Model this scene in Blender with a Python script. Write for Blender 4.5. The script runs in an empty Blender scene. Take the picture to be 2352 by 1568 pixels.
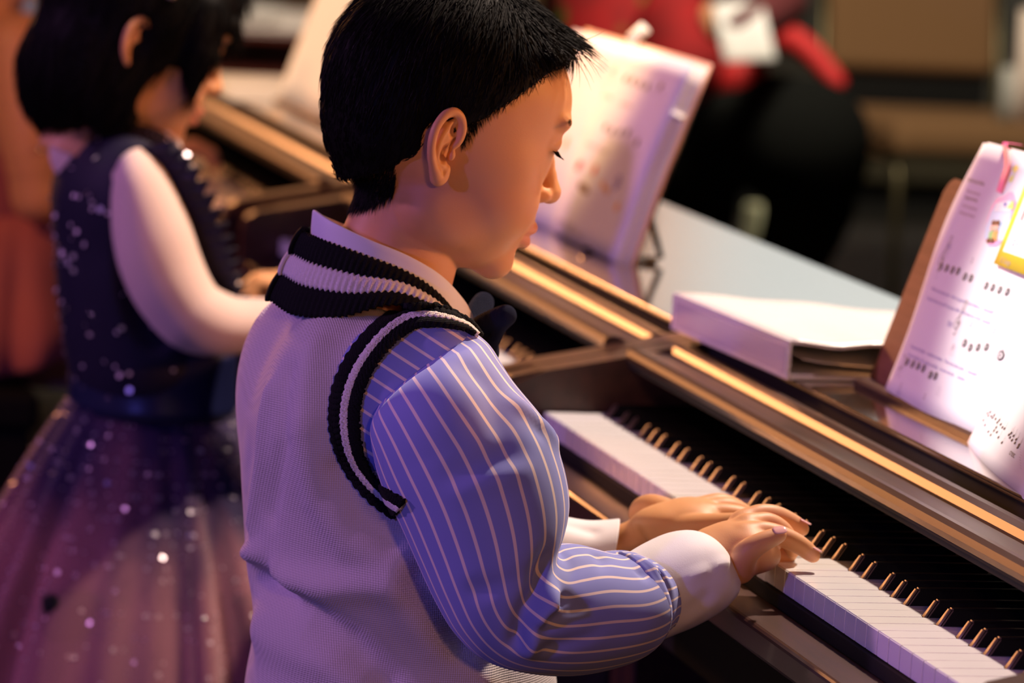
import bpy, bmesh, math, random
import numpy as np
from mathutils import Vector, Matrix
from mathutils.bvhtree import BVHTree

# ------------------------------------------------------------------ camera, light, exposure
SC = bpy.context.scene
COL = SC.collection
CAM_M = np.array([[0.236728, 0.969542, 0.062834], [-0.143661, -0.029031, 0.989201], [0.960896, -0.243198, 0.132413]])
CAM_C = np.array([3.58087, -0.94019, 1.29639])
FPX = 9500.0
cd = bpy.data.cameras.new('camera'); cam = bpy.data.objects.new('camera', cd); COL.objects.link(cam)
cd.sensor_width = 36.0; cd.lens = FPX / 2352 * 36; cd.clip_end = 60
mw = Matrix.Identity(4)
for i in range(3):
    for j in range(3): mw[j][i] = CAM_M[i][j]
    mw[i][3] = CAM_C[i]
cam.matrix_world = mw
cd.dof.use_dof = True; cd.dof.focus_distance = 2.92; cd.dof.aperture_fstop = 6.6
SC.camera = cam
SC.view_settings.view_transform = 'Standard'; SC.view_settings.look = 'None'
SC.view_settings.gamma = 1.0; SC.view_settings.exposure = 1.2; SC.view_settings.use_curve_mapping = False

w = bpy.data.worlds.new('world'); SC.world = w; w.use_nodes = True
w.node_tree.nodes['Background'].inputs[0].default_value = (0.55, 0.38, 0.32, 1)
w.node_tree.nodes['Background'].inputs[1].default_value = 0.02

def lamp(name, loc, target, color, power, size=0.2, angle=40, blend=0.4):
    l = bpy.data.lights.new(name, 'SPOT'); l.color = color; l.energy = power
    l.shadow_soft_size = size; l.spot_size = math.radians(angle); l.spot_blend = blend
    o = bpy.data.objects.new(name, l); COL.objects.link(o)
    o.location = loc; o.rotation_euler = (Vector(target) - Vector(loc)).to_track_quat('-Z', 'Y').to_euler()
    return o
lamp('stage_spot_front', (-0.4, 1.15, 3.3), (0.4, -0.05, 0.8), (1.0, 0.78, 0.64), 270, 0.06, 66)
lamp('stage_spot_magenta', (-0.6, -3.6, 2.5), (0.1, -0.1, 0.8), (0.68, 0.29, 0.80), 96, 0.10, 52)
lamp('stage_spot_blue', (2.8, -3.0, 1.7), (0.3, -0.2, 0.8), (0.16, 0.14, 1.0), 50, 0.10, 46)
lamp('stage_spot_amber', (1.4, 2.4, 1.7), (0.1, -0.2, 0.9), (1.0, 0.40, 0.13), 80, 0.08, 60)
lamp('stage_spot_side', (3.6, -0.5, 1.5), (0.3, -0.25, 0.8), (1.0, 0.44, 0.22), 22, 0.08, 40)
lamp('far_child_fill', (-0.5, -2.8, 2.6), (-2.1, -0.4, 0.8), (1.0, 0.42, 0.18), 75, 0.10, 24, .8)  # fill lamp added to brighten the farthest child
lamp('stage_spot_orange', (-6.8, -1.1, 2.55), (0.8, 0.05, 0.75), (1.0, 0.38, 0.13), 420, 0.40, 24)
lamp('page_spot_near', (0.9, -1.8, 3.0), (0.62, 0.25, 0.95), (1.0, 0.87, 0.80), 275, 0.03, 8, .6)
lamp('page_spot_middle', (-1.2, -1.7, 3.0), (-0.86, 0.27, 1.05), (1.0, 0.60, 0.26), 290, 0.03, 9, 1.0)
lamp('page_spot_far', (-2.9, -1.5, 2.9), (-2.4, 0.2, 0.95), (1.0, 0.68, 0.42), 130, 0.03, 14, .5)
lamp('wall_wash', (-6.4, 3.7, 3.3), (-9.0, 3.75, 1.95), (0.97, 1.0, 0.96), 205, 0.3, 46, .35)
lamp('wall_wash_orange', (-6.4, 1.2, 3.3), (-9.0, 1.55, 1.95), (1.0, 0.40, 0.16), 300, 0.3, 46, .5)
lamp('background_fill', (-3.0, 1.2, 3.3), (-5.8, 1.7, 0.5), (1.0, 0.86, 0.66), 230, 0.3, 62, .6)  # added fill, lifts the dark chairs and the seated person

# ------------------------------------------------------------------ measuring helpers
def ray(u, v):
    return CAM_M.T @ np.array([(u - 1176) / FPX, (784 - v) / FPX, -1.0])
def at(u, v, ax, val):
    d = ray(u, v); return Vector(CAM_C + (val - CAM_C[ax]) / d[ax] * d)
def atd(u, v, dep):
    return Vector(CAM_C + ray(u, v) * dep)

# ------------------------------------------------------------------ materials
MATS = {}
def nd(nt, typ, **kw):
    n = nt.nodes.new(typ)
    for k, v in kw.items():
        if k.startswith('i_'): n.inputs[int(k[2:]) if k[2:].isdigit() else k[2:].replace('_', ' ')].default_value = v
        else: setattr(n, k, v)
    return n
def mat(name, color, rough=0.5, spec=0.5, metal=0.0, sheen=0.0, sss=0.0, coat=0.0, emit=None, noise=None, bump=None, trans=0.0, alpha=1.0, sss_rad=(1, .35, .2)):
    if name in MATS: return MATS[name]
    m = bpy.data.materials.new(name); m.use_nodes = True; nt = m.node_tree
    b = nt.nodes['Principled BSDF']; L = nt.links.new
    b.inputs['Base Color'].default_value = (*color, 1); b.inputs['Roughness'].default_value = rough
    b.inputs['Specular IOR Level'].default_value = spec; b.inputs['Metallic'].default_value = metal
    b.inputs['Sheen Weight'].default_value = sheen; b.inputs['Coat Weight'].default_value = coat
    b.inputs['Coat Roughness'].default_value = 0.05
    b.inputs['Transmission Weight'].default_value = trans; b.inputs['Alpha'].default_value = alpha
    if sss: b.inputs['Subsurface Weight'].default_value = sss; b.inputs['Subsurface Radius'].default_value = sss_rad; b.inputs['Subsurface Scale'].default_value = 0.008
    if emit: b.inputs['Emission Color'].default_value = (*emit[0], 1); b.inputs['Emission Strength'].default_value = emit[1]
    tc = nd(nt, 'ShaderNodeTexCoord')
    if noise:   # (scale, amount, color2)
        n = nd(nt, 'ShaderNodeTexNoise'); n.inputs['Scale'].default_value = noise[0]; n.inputs['Detail'].default_value = 4
        mx = nd(nt, 'ShaderNodeMix', data_type='RGBA'); mx.inputs[6].default_value = (*color, 1); mx.inputs[7].default_value = (*noise[2], 1)
        mr = nd(nt, 'ShaderNodeMath', operation='MULTIPLY'); mr.inputs[1].default_value = noise[1]
        L(tc.outputs['Object'], n.inputs['Vector']); L(n.outputs['Fac'], mr.inputs[0]); L(mr.outputs[0], mx.inputs[0]); L(mx.outputs[2], b.inputs['Base Color'])
    if bump:    # (scale, strength, distance)
        n = nd(nt, 'ShaderNodeTexNoise'); n.inputs['Scale'].default_value = bump[0]; n.inputs['Detail'].default_value = 3
        bp = nd(nt, 'ShaderNodeBump'); bp.inputs['Strength'].default_value = bump[1]; bp.inputs['Distance'].default_value = bump[2]
        L(tc.outputs['Object'], n.inputs['Vector']); L(n.outputs['Fac'], bp.inputs['Height']); L(bp.outputs[0], b.inputs['Normal'])
    MATS[name] = m
    return m

def wood(name, c1, c2, scale, rough, coat, axis=0):
    m = mat(name, c1, rough, 0.5, coat=coat); nt = m.node_tree; L = nt.links.new; b = nt.nodes['Principled BSDF']
    tc = nd(nt, 'ShaderNodeTexCoord'); mp = nd(nt, 'ShaderNodeMapping'); s = [scale] * 3; s[axis] = scale * 0.05
    mp.inputs['Scale'].default_value = s
    n = nd(nt, 'ShaderNodeTexNoise'); n.inputs['Scale'].default_value = 1; n.inputs['Detail'].default_value = 6; n.inputs['Roughness'].default_value = 0.65
    cr = nd(nt, 'ShaderNodeValToRGB'); cr.color_ramp.elements[0].color = (*c1, 1); cr.color_ramp.elements[1].color = (*c2, 1)
    cr.color_ramp.elements[0].position = 0.35; cr.color_ramp.elements[1].position = 0.7
    L(tc.outputs['Object'], mp.inputs[0]); L(mp.outputs[0], n.inputs['Vector']); L(n.outputs['Fac'], cr.inputs[0]); L(cr.outputs[0], b.inputs['Base Color'])
    return m

# ------------------------------------------------------------------ object helpers
def tag(o, label=None, cat=None, group=None, kind=None):
    if label: o['label'] = label
    if cat: o['category'] = cat
    if group: o['group'] = group
    if kind: o['kind'] = kind
    return o
def link(name, me, parent=None, mats=()):
    for m in mats: me.materials.append(m)
    o = bpy.data.objects.new(name, me); COL.objects.link(o)
    if parent is not None: o.parent = parent
    return o
def empty(name, label, cat, loc=(0, 0, 0), rotz=0, group=None):
    o = bpy.data.objects.new(name, None); COL.objects.link(o); o.location = loc; o.rotation_euler = (0, 0, rotz); o.empty_display_size = 0.05
    return tag(o, label, cat, group)
def fin(name, bm, m, parent=None, smooth=False, off=None):
    me = bpy.data.meshes.new(name)
    if off is not None: bmesh.ops.translate(bm, verts=bm.verts, vec=off)
    bmesh.ops.recalc_face_normals(bm, faces=bm.faces)
    bm.to_mesh(me); bm.free()
    if smooth:
        for p in me.polygons: p.use_smooth = True
    return link(name, me, parent, m if isinstance(m, (list, tuple)) else [m])
def box(bm, lo, hi, bev=0.0, seg=2, mi=0):
    vs = [bm.verts.new((x, y, z)) for x in (lo[0], hi[0]) for y in (lo[1], hi[1]) for z in (lo[2], hi[2])]
    fs = [bm.faces.new([vs[i] for i in q]) for q in ((0, 1, 3, 2), (4, 6, 7, 5), (0, 4, 5, 1), (2, 3, 7, 6), (0, 2, 6, 4), (1, 5, 7, 3))]
    for f in fs: f.material_index = mi
    if bev > 0:
        es = list({e for f in fs for e in f.edges})
        bmesh.ops.bevel(bm, geom=es, offset=bev, segments=seg, affect='EDGES', profile=0.5)
    return bm
def prism(bm, pts, a, b, ax, mi=0):
    """extrude a polygon given in the two other axes along axis ax from a to b"""
    def mk(p, t):
        c = [0, 0, 0]; o = [i for i in range(3) if i != ax]; c[ax] = t; c[o[0]] = p[0]; c[o[1]] = p[1]; return bm.verts.new(c)
    A = [mk(p, a) for p in pts]; B = [mk(p, b) for p in pts]; n = len(pts)
    fs = [bm.faces.new(A), bm.faces.new(B[::-1])] + [bm.faces.new((A[i], B[i], B[(i + 1) % n], A[(i + 1) % n])) for i in range(n)]
    for f in fs: f.material_index = mi
    return bm
def tube(bm, pts, rad, seg=8, mi=0, cap=True, flat=None):
    pts = [Vector(p) for p in pts]; n = len(pts)
    if not hasattr(rad, '__len__'): rad = [rad] * n
    t0 = (pts[1] - pts[0]).normalized(); up = Vector((0, 0, 1)) if abs(t0.z) < .9 else Vector((1, 0, 0)); nn = t0.cross(up).normalized(); rings = []
    for i, p in enumerate(pts):
        t = (pts[min(i + 1, n - 1)] - pts[max(i - 1, 0)]).normalized(); nn = (nn - t * nn.dot(t)).normalized(); bb = t.cross(nn)
        fl = flat or 1
        rings.append([bm.verts.new(p + (nn * math.cos(a) * fl + bb * math.sin(a)) * rad[i]) for a in [2 * math.pi * k / seg for k in range(seg)]])
    for i in range(n - 1):
        for k in range(seg):
            f = bm.faces.new((rings[i][k], rings[i][(k + 1) % seg], rings[i + 1][(k + 1) % seg], rings[i + 1][k])); f.smooth = True; f.material_index = mi
    if cap:
        for r in (rings[0][::-1], rings[-1]): bm.faces.new(r).material_index = mi
    return bm
def catmull(P, n):
    P = [np.array(p, float) for p in P]; out = []
    Q = [2 * P[0] - P[1]] + P + [2 * P[-1] - P[-2]]; m = len(P) - 1
    for i in range(n):
        s = i / (n - 1) * m; k = min(int(s), m - 1); t = s - k; a, b, c, d = Q[k:k + 4]
        out.append(0.5 * ((2 * b) + (c - a) * t + (2 * a - 5 * b + 4 * c - d) * t * t + (3 * b - 3 * c + d - a) * t ** 3))
    return np.array(out)
def from_np(name, V, F, m, parent=None, smooth=True):
    me = bpy.data.meshes.new(name); me.from_pydata([tuple(v) for v in V.tolist()], [], F.tolist() if hasattr(F, 'tolist') else F); me.update()
    if smooth: me.polygons.foreach_set('use_smooth', [True] * len(me.polygons))
    return link(name, me, parent, m if isinstance(m, (list, tuple)) else [m])

# ------------------------------------------------------------------ signed-distance sculpting
class Vol:
    def __init__(s, lo, hi, h):
        s.lo = np.array(lo, float); s.h = h; s.n = np.ceil((np.array(hi) - s.lo) / h).astype(int) + 1
        s.ax = [(s.lo[i] + h * np.arange(s.n[i])).astype(np.float32) for i in range(3)]
        s.F = np.full(tuple(s.n), 0.05, np.float32)
    def sub(s, lo, hi):
        sl = []
        for i in range(3):
            a = int(max(0, math.floor((lo[i] - s.lo[i]) / s.h))); b = int(min(s.n[i], math.ceil((hi[i] - s.lo[i]) / s.h) + 1))
            if b <= a: return None
            sl.append(slice(a, b))
        return tuple(sl)
    def grid(s, sl):
        return s.ax[0][sl[0]][:, None, None], s.ax[1][sl[1]][None, :, None], s.ax[2][sl[2]][None, None, :]
    def comb(s, sl, d, k, op):
        A = s.F[sl]
        if op == '-': d = -d
        h = np.maximum(k - np.abs(A - d), 0)
        s.F[sl] = (np.minimum(A, d) - h * h / (4 * k)) if op == '+' else (np.maximum(A, d) + h * h / (4 * k))
    def ell(s, c, r, k=0.004, op='+', R=None):
        c = np.array(c, float); r = np.array(r, float); e = max(r) + k + 3 * s.h if R is not None else r + k + 3 * s.h
        sl = s.sub(c - e, c + e)
        if sl is None: return
        X, Y, Z = s.grid(sl); X = X - c[0]; Y = Y - c[1]; Z = Z - c[2]
        if R is not None: X, Y, Z = (R[0][0] * X + R[1][0] * Y + R[2][0] * Z, R[0][1] * X + R[1][1] * Y + R[2][1] * Z, R[0][2] * X + R[1][2] * Y + R[2][2] * Z)
        k0 = np.sqrt((X / r[0]) ** 2 + (Y / r[1]) ** 2 + (Z / r[2]) ** 2) + 1e-6
        k1 = np.sqrt((X / r[0] ** 2) ** 2 + (Y / r[1] ** 2) ** 2 + (Z / r[2] ** 2) ** 2) + 1e-6
        s.comb(sl, (k0 * (k0 - 1) / k1).astype(np.float32), k, op)
    def cap(s, a, b, ra, rb, k=0.004, op='+'):
        a = np.array(a, float); b = np.array(b, float); m = max(ra, rb) + k + 3 * s.h
        sl = s.sub(np.minimum(a, b) - m, np.maximum(a, b) + m)
        if sl is None: return
        X, Y, Z = s.grid(sl); d = b - a; L = d @ d + 1e-12
        t = np.clip(((X - a[0]) * d[0] + (Y - a[1]) * d[1] + (Z - a[2]) * d[2]) / L, 0, 1)
        D = np.sqrt((X - a[0] - t * d[0]) ** 2 + (Y - a[1] - t * d[1]) ** 2 + (Z - a[2] - t * d[2]) ** 2) - (ra + t * (rb - ra))
        s.comb(sl, D.astype(np.float32), k, op)
    def chain(s, pts, rs, k=0.004, op='+', sm=0):
        if sm:
            P = catmull(pts, sm); R = catmull([[r] for r in rs], sm)[:, 0]
        else: P, R = np.array(pts, float), rs
        for i in range(len(P) - 1): s.cap(P[i], P[i + 1], R[i], R[i + 1], k if i == 0 else min(k, 0.002), op)
    def mesh(s, blur=1):
        F = s.F
        for _ in range(blur):
            for ax in range(3):
                G = F.copy(); a = [slice(None)] * 3; b = [slice(None)] * 3; c = [slice(None)] * 3
                a[ax] = slice(1, -1); b[ax] = slice(0, -2); c[ax] = slice(2, None)
                G[tuple(a)] = 0.5 * F[tuple(a)] + 0.25 * (F[tuple(b)] + F[tuple(c)]); F = G
        return surfnet(F, s.lo, s.h)
def surfnet(F, lo, h):
    I = F < 0; nx, ny, nz = F.shape
    cnt = np.zeros((nx - 1, ny - 1, nz - 1), np.int8)
    offs = [(i, j, k) for i in (0, 1) for j in (0, 1) for k in (0, 1)]
    for (i, j, k) in offs: cnt += I[i:nx - 1 + i, j:ny - 1 + j, k:nz - 1 + k]
    act = np.argwhere((cnt > 0) & (cnt < 8)); N = len(act)
    idx = np.full(cnt.shape, -1, np.int64); idx[tuple(act.T)] = np.arange(N)
    P = np.zeros((N, 3)); W = np.zeros(N)
    for a in offs:
        for ax in range(3):
            if a[ax] == 0:
                b = list(a); b[ax] = 1
                fa = F[act[:, 0] + a[0], act[:, 1] + a[1], act[:, 2] + a[2]]; fb = F[act[:, 0] + b[0], act[:, 1] + b[1], act[:, 2] + b[2]]
                m = (fa < 0) != (fb < 0); t = np.where(m, fa / np.where(m, fa - fb, 1), 0)
                q = np.tile(np.array(a, float), (N, 1)); q[:, ax] = t; P += q * m[:, None]; W += m
    V = (act + P / W[:, None]) * h + lo
    Q = []
    for ax in range(3):
        a = [slice(1, -1)] * 3; b = [slice(1, -1)] * 3; a[ax] = slice(0, -1); b[ax] = slice(1, None)
        A = I[tuple(a)]; B = I[tuple(b)]
        e = np.argwhere(A != B); off = np.ones(3, int); off[ax] = 0; g = e + off
        fl = A[tuple(e.T)]
        o = [i for i in range(3) if i != ax]; u = np.zeros(3, int); u[o[0]] = 1; v = np.zeros(3, int); v[o[1]] = 1
        q = np.stack([idx[tuple((g - u - v).T)], idx[tuple((g - v).T)], idx[tuple(g.T)], idx[tuple((g - u).T)]], 1)
        if ax == 1: fl = ~fl
        q[~fl] = q[~fl][:, ::-1]; Q.append(q)
    Q = np.concatenate(Q); Q = Q[(Q >= 0).all(1)]
    return V, Q
def rot(rx=0, ry=0, rz=0):
    return np.array(Matrix.Rotation(rz, 3, 'Z') @ Matrix.Rotation(ry, 3, 'Y') @ Matrix.Rotation(rx, 3, 'X'))
rng = random.Random(7)
# ------------------------------------------------------------------ the setting
M_floor = mat('floor_carpet', (0.02, 0.018, 0.014), 0.9, bump=(300, 0.4, 0.002), noise=(6, 0.6, (0.035, 0.03, 0.022)))
M_wall = mat('wall_paint', (0.03, 0.024, 0.016), 0.85, noise=(3, 0.5, (0.05, 0.038, 0.022)))
M_riser = mat('riser_carpet', (0.07, 0.06, 0.035), 0.95, bump=(200, 0.5, 0.002))
bm = bmesh.new(); box(bm, (-9, -4, -0.1), (4.5, 5, 0)); tag(fin('floor', bm, M_floor), kind='structure')
bm = bmesh.new(); box(bm, (-9.2, -4, 0), (-9, 5, 1.15)); tag(fin('wall_left', bm, M_wall), kind='structure')
M_up = mat('wall_white', (0.78, 0.78, 0.76), 0.8)
bm = bmesh.new(); box(bm, (-9.2, -4, 1.15), (-9, 5, 3.8)); tag(fin('wall_left_upper', bm, M_up), kind='structure')
bm = bmesh.new(); box(bm, (-9.2, 4.6, 0), (4.5, 4.8, 3.4)); tag(fin('wall_back', bm, M_wall), kind='structure')

bm = bmesh.new(); box(bm, (-8.99, 1.15, .0), (-4.0, 4.59, .12), .004); tag(fin('floor_stage', bm, M_floor), kind='structure')
# ------------------------------------------------------------------ digital pianos
W = 0.0235
wood_dark = wood('piano_rosewood', (0.028, 0.009, 0.005), (0.060, 0.019, 0.010), 60, 0.38, 0.10)
wood_cover = wood('piano_cover_satin', (0.026, 0.009, 0.005), (0.055, 0.018, 0.010), 60, 0.40, 0.0)
wood_top = wood('piano_top_gloss', (0.025, 0.010, 0.006), (0.05, 0.02, 0.010), 60, 0.16, 1.0)
key_white = mat('key_ivory_plastic', (0.86, 0.84, 0.82), 0.22, 0.5, coat=0.3)
key_black = mat('key_black_plastic', (0.006, 0.0055, 0.0055), 0.20, 0.45)
key_front_lit = mat('key_front_matte_lit', (0.10, 0.060, 0.040), 0.42, 0.8)  # matte face; brown base paints the warm lamp glow on black key fronts
felt = mat('key_felt', (0.08, 0.012, 0.01), 0.9)
inner_black = mat('satin_black', (0.005, 0.005, 0.005), 0.75, 0.25)
rest_wood = wood('music_rest_wood', (0.22, 0.075, 0.028), (0.34, 0.13, 0.055), 90, 0.6, 0.0, axis=0)
ledge_wood = wood('music_ledge_wood', (0.05, 0.022, 0.014), (0.09, 0.04, 0.026), 60, 0.4, 0.2)

def key_layout():
    blk = {1: .0209, 3: .0496, 6: .0907, 8: .1175, 10: .1443}   # semitone -> centre from C
    whites, blacks = [], []
    n = 0
    for k in range(88):
        semi = (k + 9) % 12; octv = (k + 9) // 12
        if semi in blk: blacks.append(((octv * 7 - 5) * W + blk[semi], k))
        else: whites.append((n * W, k)); n += 1
    return whites, blacks
WH, BL = key_layout()
def white_bm(x0, pressed=False):
    g = 0.0003; y1 = 0.15; yb = 0.0495; lo = x0 + g; hi = x0 + W - g; a, b = lo, hi
    for c, _ in BL:
        if c + .0060 > lo and c < x0 + W / 2 + .001 and c - .0065 < lo + .012: a = max(a, c + .0060)
        if c - .0065 < hi and c > x0 + W / 2 - .001 and c + .0060 > hi - .012: b = min(b, c - .0060)
    pts = [(lo, 0), (hi, 0), (hi, yb), (b, yb), (b, y1), (a, y1), (a, yb), (lo, yb)]
    p = [pts[0]]
    for q in pts[1:]:
        if (q[0] - p[-1][0]) ** 2 + (q[1] - p[-1][1]) ** 2 > 1e-10: p.append(q)
    if (p[0][0] - p[-1][0]) ** 2 + (p[0][1] - p[-1][1]) ** 2 < 1e-10: p.pop()
    bm = bmesh.new(); prism(bm, p, 0.7225, 0.740, 2)
    top = [e for e in bm.edges if all(v.co.z > 0.739 for v in e.verts)]
    fr = [e for e in bm.edges if all(v.co.y < 1e-6 for v in e.verts) and abs(e.verts[0].co.z - e.verts[1].co.z) > .01]
    bmesh.ops.bevel(bm, geom=top + fr, offset=0.0008, segments=2, affect='EDGES')
    if pressed: bmesh.ops.rotate(bm, verts=bm.verts, cent=(0, .2, .735), matrix=Matrix.Rotation(math.radians(2.3), 3, 'X'))
    return bm
def black_bm(c, pressed=False):
    bm = bmesh.new()
    def v(x, y, z): return bm.verts.new((c + x, y, z))
    y0, y1 = .0500, .1465
    A = [v(-.0056, y0, .7385), v(.0056, y0, .7385), v(.0056, y1, .7385), v(-.0056, y1, .7385)]
    B = [v(-.0046, y0 + .0092, .752), v(.0046, y0 + .0092, .752), v(.0046, y1, .752), v(-.0046, y1, .752)]
    Cc = [v(-.0056, y0, .727), v(.0056, y0, .727), v(.0056, y1, .727), v(-.0056, y1, .727)]
    bm.faces.new(Cc[::-1]); bm.faces.new(B)
    for i in range(4): bm.faces.new((Cc[i], Cc[(i + 1) % 4], A[(i + 1) % 4], A[i]))
    for i in range(4): bm.faces.new((A[i], A[(i + 1) % 4], B[(i + 1) % 4], B[i]))
    es = [e for e in bm.edges if any(q in B for q in e.verts)]
    bmesh.ops.bevel(bm, geom=es, offset=0.0012, segments=3, affect='EDGES')
    bmesh.ops.recalc_face_normals(bm, faces=bm.faces); bm.normal_update()
    if pressed: bmesh.ops.rotate(bm, verts=bm.verts, cent=(0, .2, .735), matrix=Matrix.Rotation(math.radians(2.0), 3, 'X'))
    for f in bm.faces:
        f.smooth = True
        if f.normal.y < -.45: f.material_index = 1
    return bm

def make_piano(label, pressed=(), cheek=.036):
    t = empty('digital_piano', label, 'piano')
    for x0, k in WH: fin('white_key', white_bm(x0, k in pressed), key_white, t)
    for c, k in BL: fin('black_key', black_bm(c, k in pressed), [key_black, key_front_lit], t, smooth=True)
    L, R = -.002, 52 * W + .002; cw = cheek
    # cheek blocks with gently sloping rounded top
    for a, b in ((L - cw, L), (R, R + cw)):
        bm = bmesh.new()
        p = [(-.045, .60), (-.045, .752), (-.041, .763), (-.030, .770), (0, .777), (.04, .7845), (.08, .7925), (.124, .8025), (.15, .807), (.447, .807), (.447, .60)]
        prism(bm, p, a, b, 0)
        es = [e for e in bm.edges if abs(e.verts[0].co.x - e.verts[1].co.x) < 1e-6 and max(e.verts[0].co.z, e.verts[1].co.z) > .75 and not (e.verts[0].co.y > .4 and e.verts[1].co.y > .4)]
        bmesh.ops.bevel(bm, geom=es, offset=0.006, segments=4, affect='EDGES')
        fin('cheek_block', bm, wood_dark, t, smooth=False)
    bm = bmesh.new(); box(bm, (L - cw - .001, .148, .8075), (R + cw + .001, .4475, .8130), .0024, 3); fin('top_panel', bm, wood_top, t)
    bm = bmesh.new(); box(bm, (L, .152, .755), (R, .166, .8075)); fin('fallboard', bm, inner_black, t)
    # sliding key cover: two rounded slats and the thin metal-edged lip
    bm = bmesh.new()
    p = [(.074, .7895), (.0735, .794), (.076, .7985), (.0815, .8005), (.088, .7995), (.094, .7965), (.112, .7965), (.1125, .795), (.1145, .795), (.115, .7975), (.119, .8025), (.126, .8045), (.134, .8035), (.1385, .800), (.142, .795), (.1505, .795), (.1505, .789)]
    prism(bm, p, L + .0005, R - .0005, 0); fin('key_cover', bm, wood_cover, t)
    bm = bmesh.new(); box(bm, (L + .001, .077, .782), (R - .001, .150, .7888)); box(bm, (L + .001, .0745, .7868), (R - .001, .0765, .7892), .0004, 1); fin('cover_lip', bm, [inner_black], t)
    bm = bmesh.new(); box(bm, (L, -.043, .690), (R, -.004, .7125), .004, 3); fin('key_slip', bm, wood_dark, t)
    bm = bmesh.new(); box(bm, (L, -.004, .690), (R, .15, .7215)); fin('key_bed', bm, inner_black, t)
    bm = bmesh.new(); box(bm, (L - .001, .02, .60), (R + .001, .44, .6895), .004); fin('case', bm, inner_black, t)
    bm = bmesh.new(); box(bm, (L, .30, .12), (R, .33, .60)); fin('knee_panel', bm, inner_black, t)
    for a in (L - cw, R):
        bm = bmesh.new(); box(bm, (a, .10, .0), (a + cw, .44, .60), .004); fin('side_panel', bm, wood_dark, t)
    # pedal bar
    bm = bmesh.new(); box(bm, (L, .22, .06), (R, .29, .12), .006); pb = fin('pedal_bar', bm, wood_dark, t)
    for i in range(3):
        bm = bmesh.new(); box(bm, (.56 + i * .06, .13, .035), (.585 + i * .06, .25, .045), .003); fin('pedal', bm, mat('brass', (.7, .5, .2), .25, metal=1), pb)
    return t
def copy_tree(o, parent=None):
    c = o.copy(); COL.objects.link(c); c.parent = parent
    for ch in list(o.children): copy_tree(ch, c)
    return c
pianoB = make_piano('middle dark digital piano with a music book on a wire stand, played by the girl')
pianoA = make_piano('nearest dark digital piano, played by the boy and cut off by the right picture edge', pressed=(48, 44))
pianoB.location.x = -1.302
pianoC = copy_tree(pianoB); pianoC.location.x = -2.69
pianoC['label'] = 'farthest digital piano at upper left, behind the girl\'s face, with the cream sheet music'

# music rests
def music_rest(parent, x0, x1, board=True):
    bm = bmesh.new()
    p = [(.196, .8131), (.196, .8175), (.199, .8195), (.206, .8195), (.2075, .8165), (.238, .8155), (.242, .8131)]
    prism(bm, p, x0 + .02, x1 - .02, 0); lg = fin('music_ledge', bm, ledge_wood, parent)
    bm = bmesh.new(); h = .185; r = .014; n = 6
    pts = [(x0, 0), (x0 + .02, -.002)] if 0 else [(x0, 0)]
    pts = [(x0, .0)] + [(x0 + r - r * math.cos(a), h - r + r * math.sin(a)) for a in [math.pi / 2 * i / n for i in range(n + 1)]] + [(x1 - r + r * math.sin(a), h - r + r * math.cos(a)) for a in [math.pi / 2 * i / n for i in range(n + 1)]] + [(x1, 0)]
    prism(bm, pts, 0, .009, 1)
    bmesh.ops.bevel(bm, geom=[e for e in bm.edges if abs(e.verts[0].co.y - e.verts[1].co.y) < 1e-6], offset=.0015, segments=2, affect='EDGES')
    bmesh.ops.rotate(bm, verts=bm.verts, cent=(0, 0, 0), matrix=Matrix.Rotation(math.radians(-18.5), 3, 'X'))
    bmesh.ops.translate(bm, verts=bm.verts, vec=(0, .2155, .8165))
    fin('music_rest', bm, rest_wood, parent)
music_rest(pianoA, .262, .96)
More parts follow.
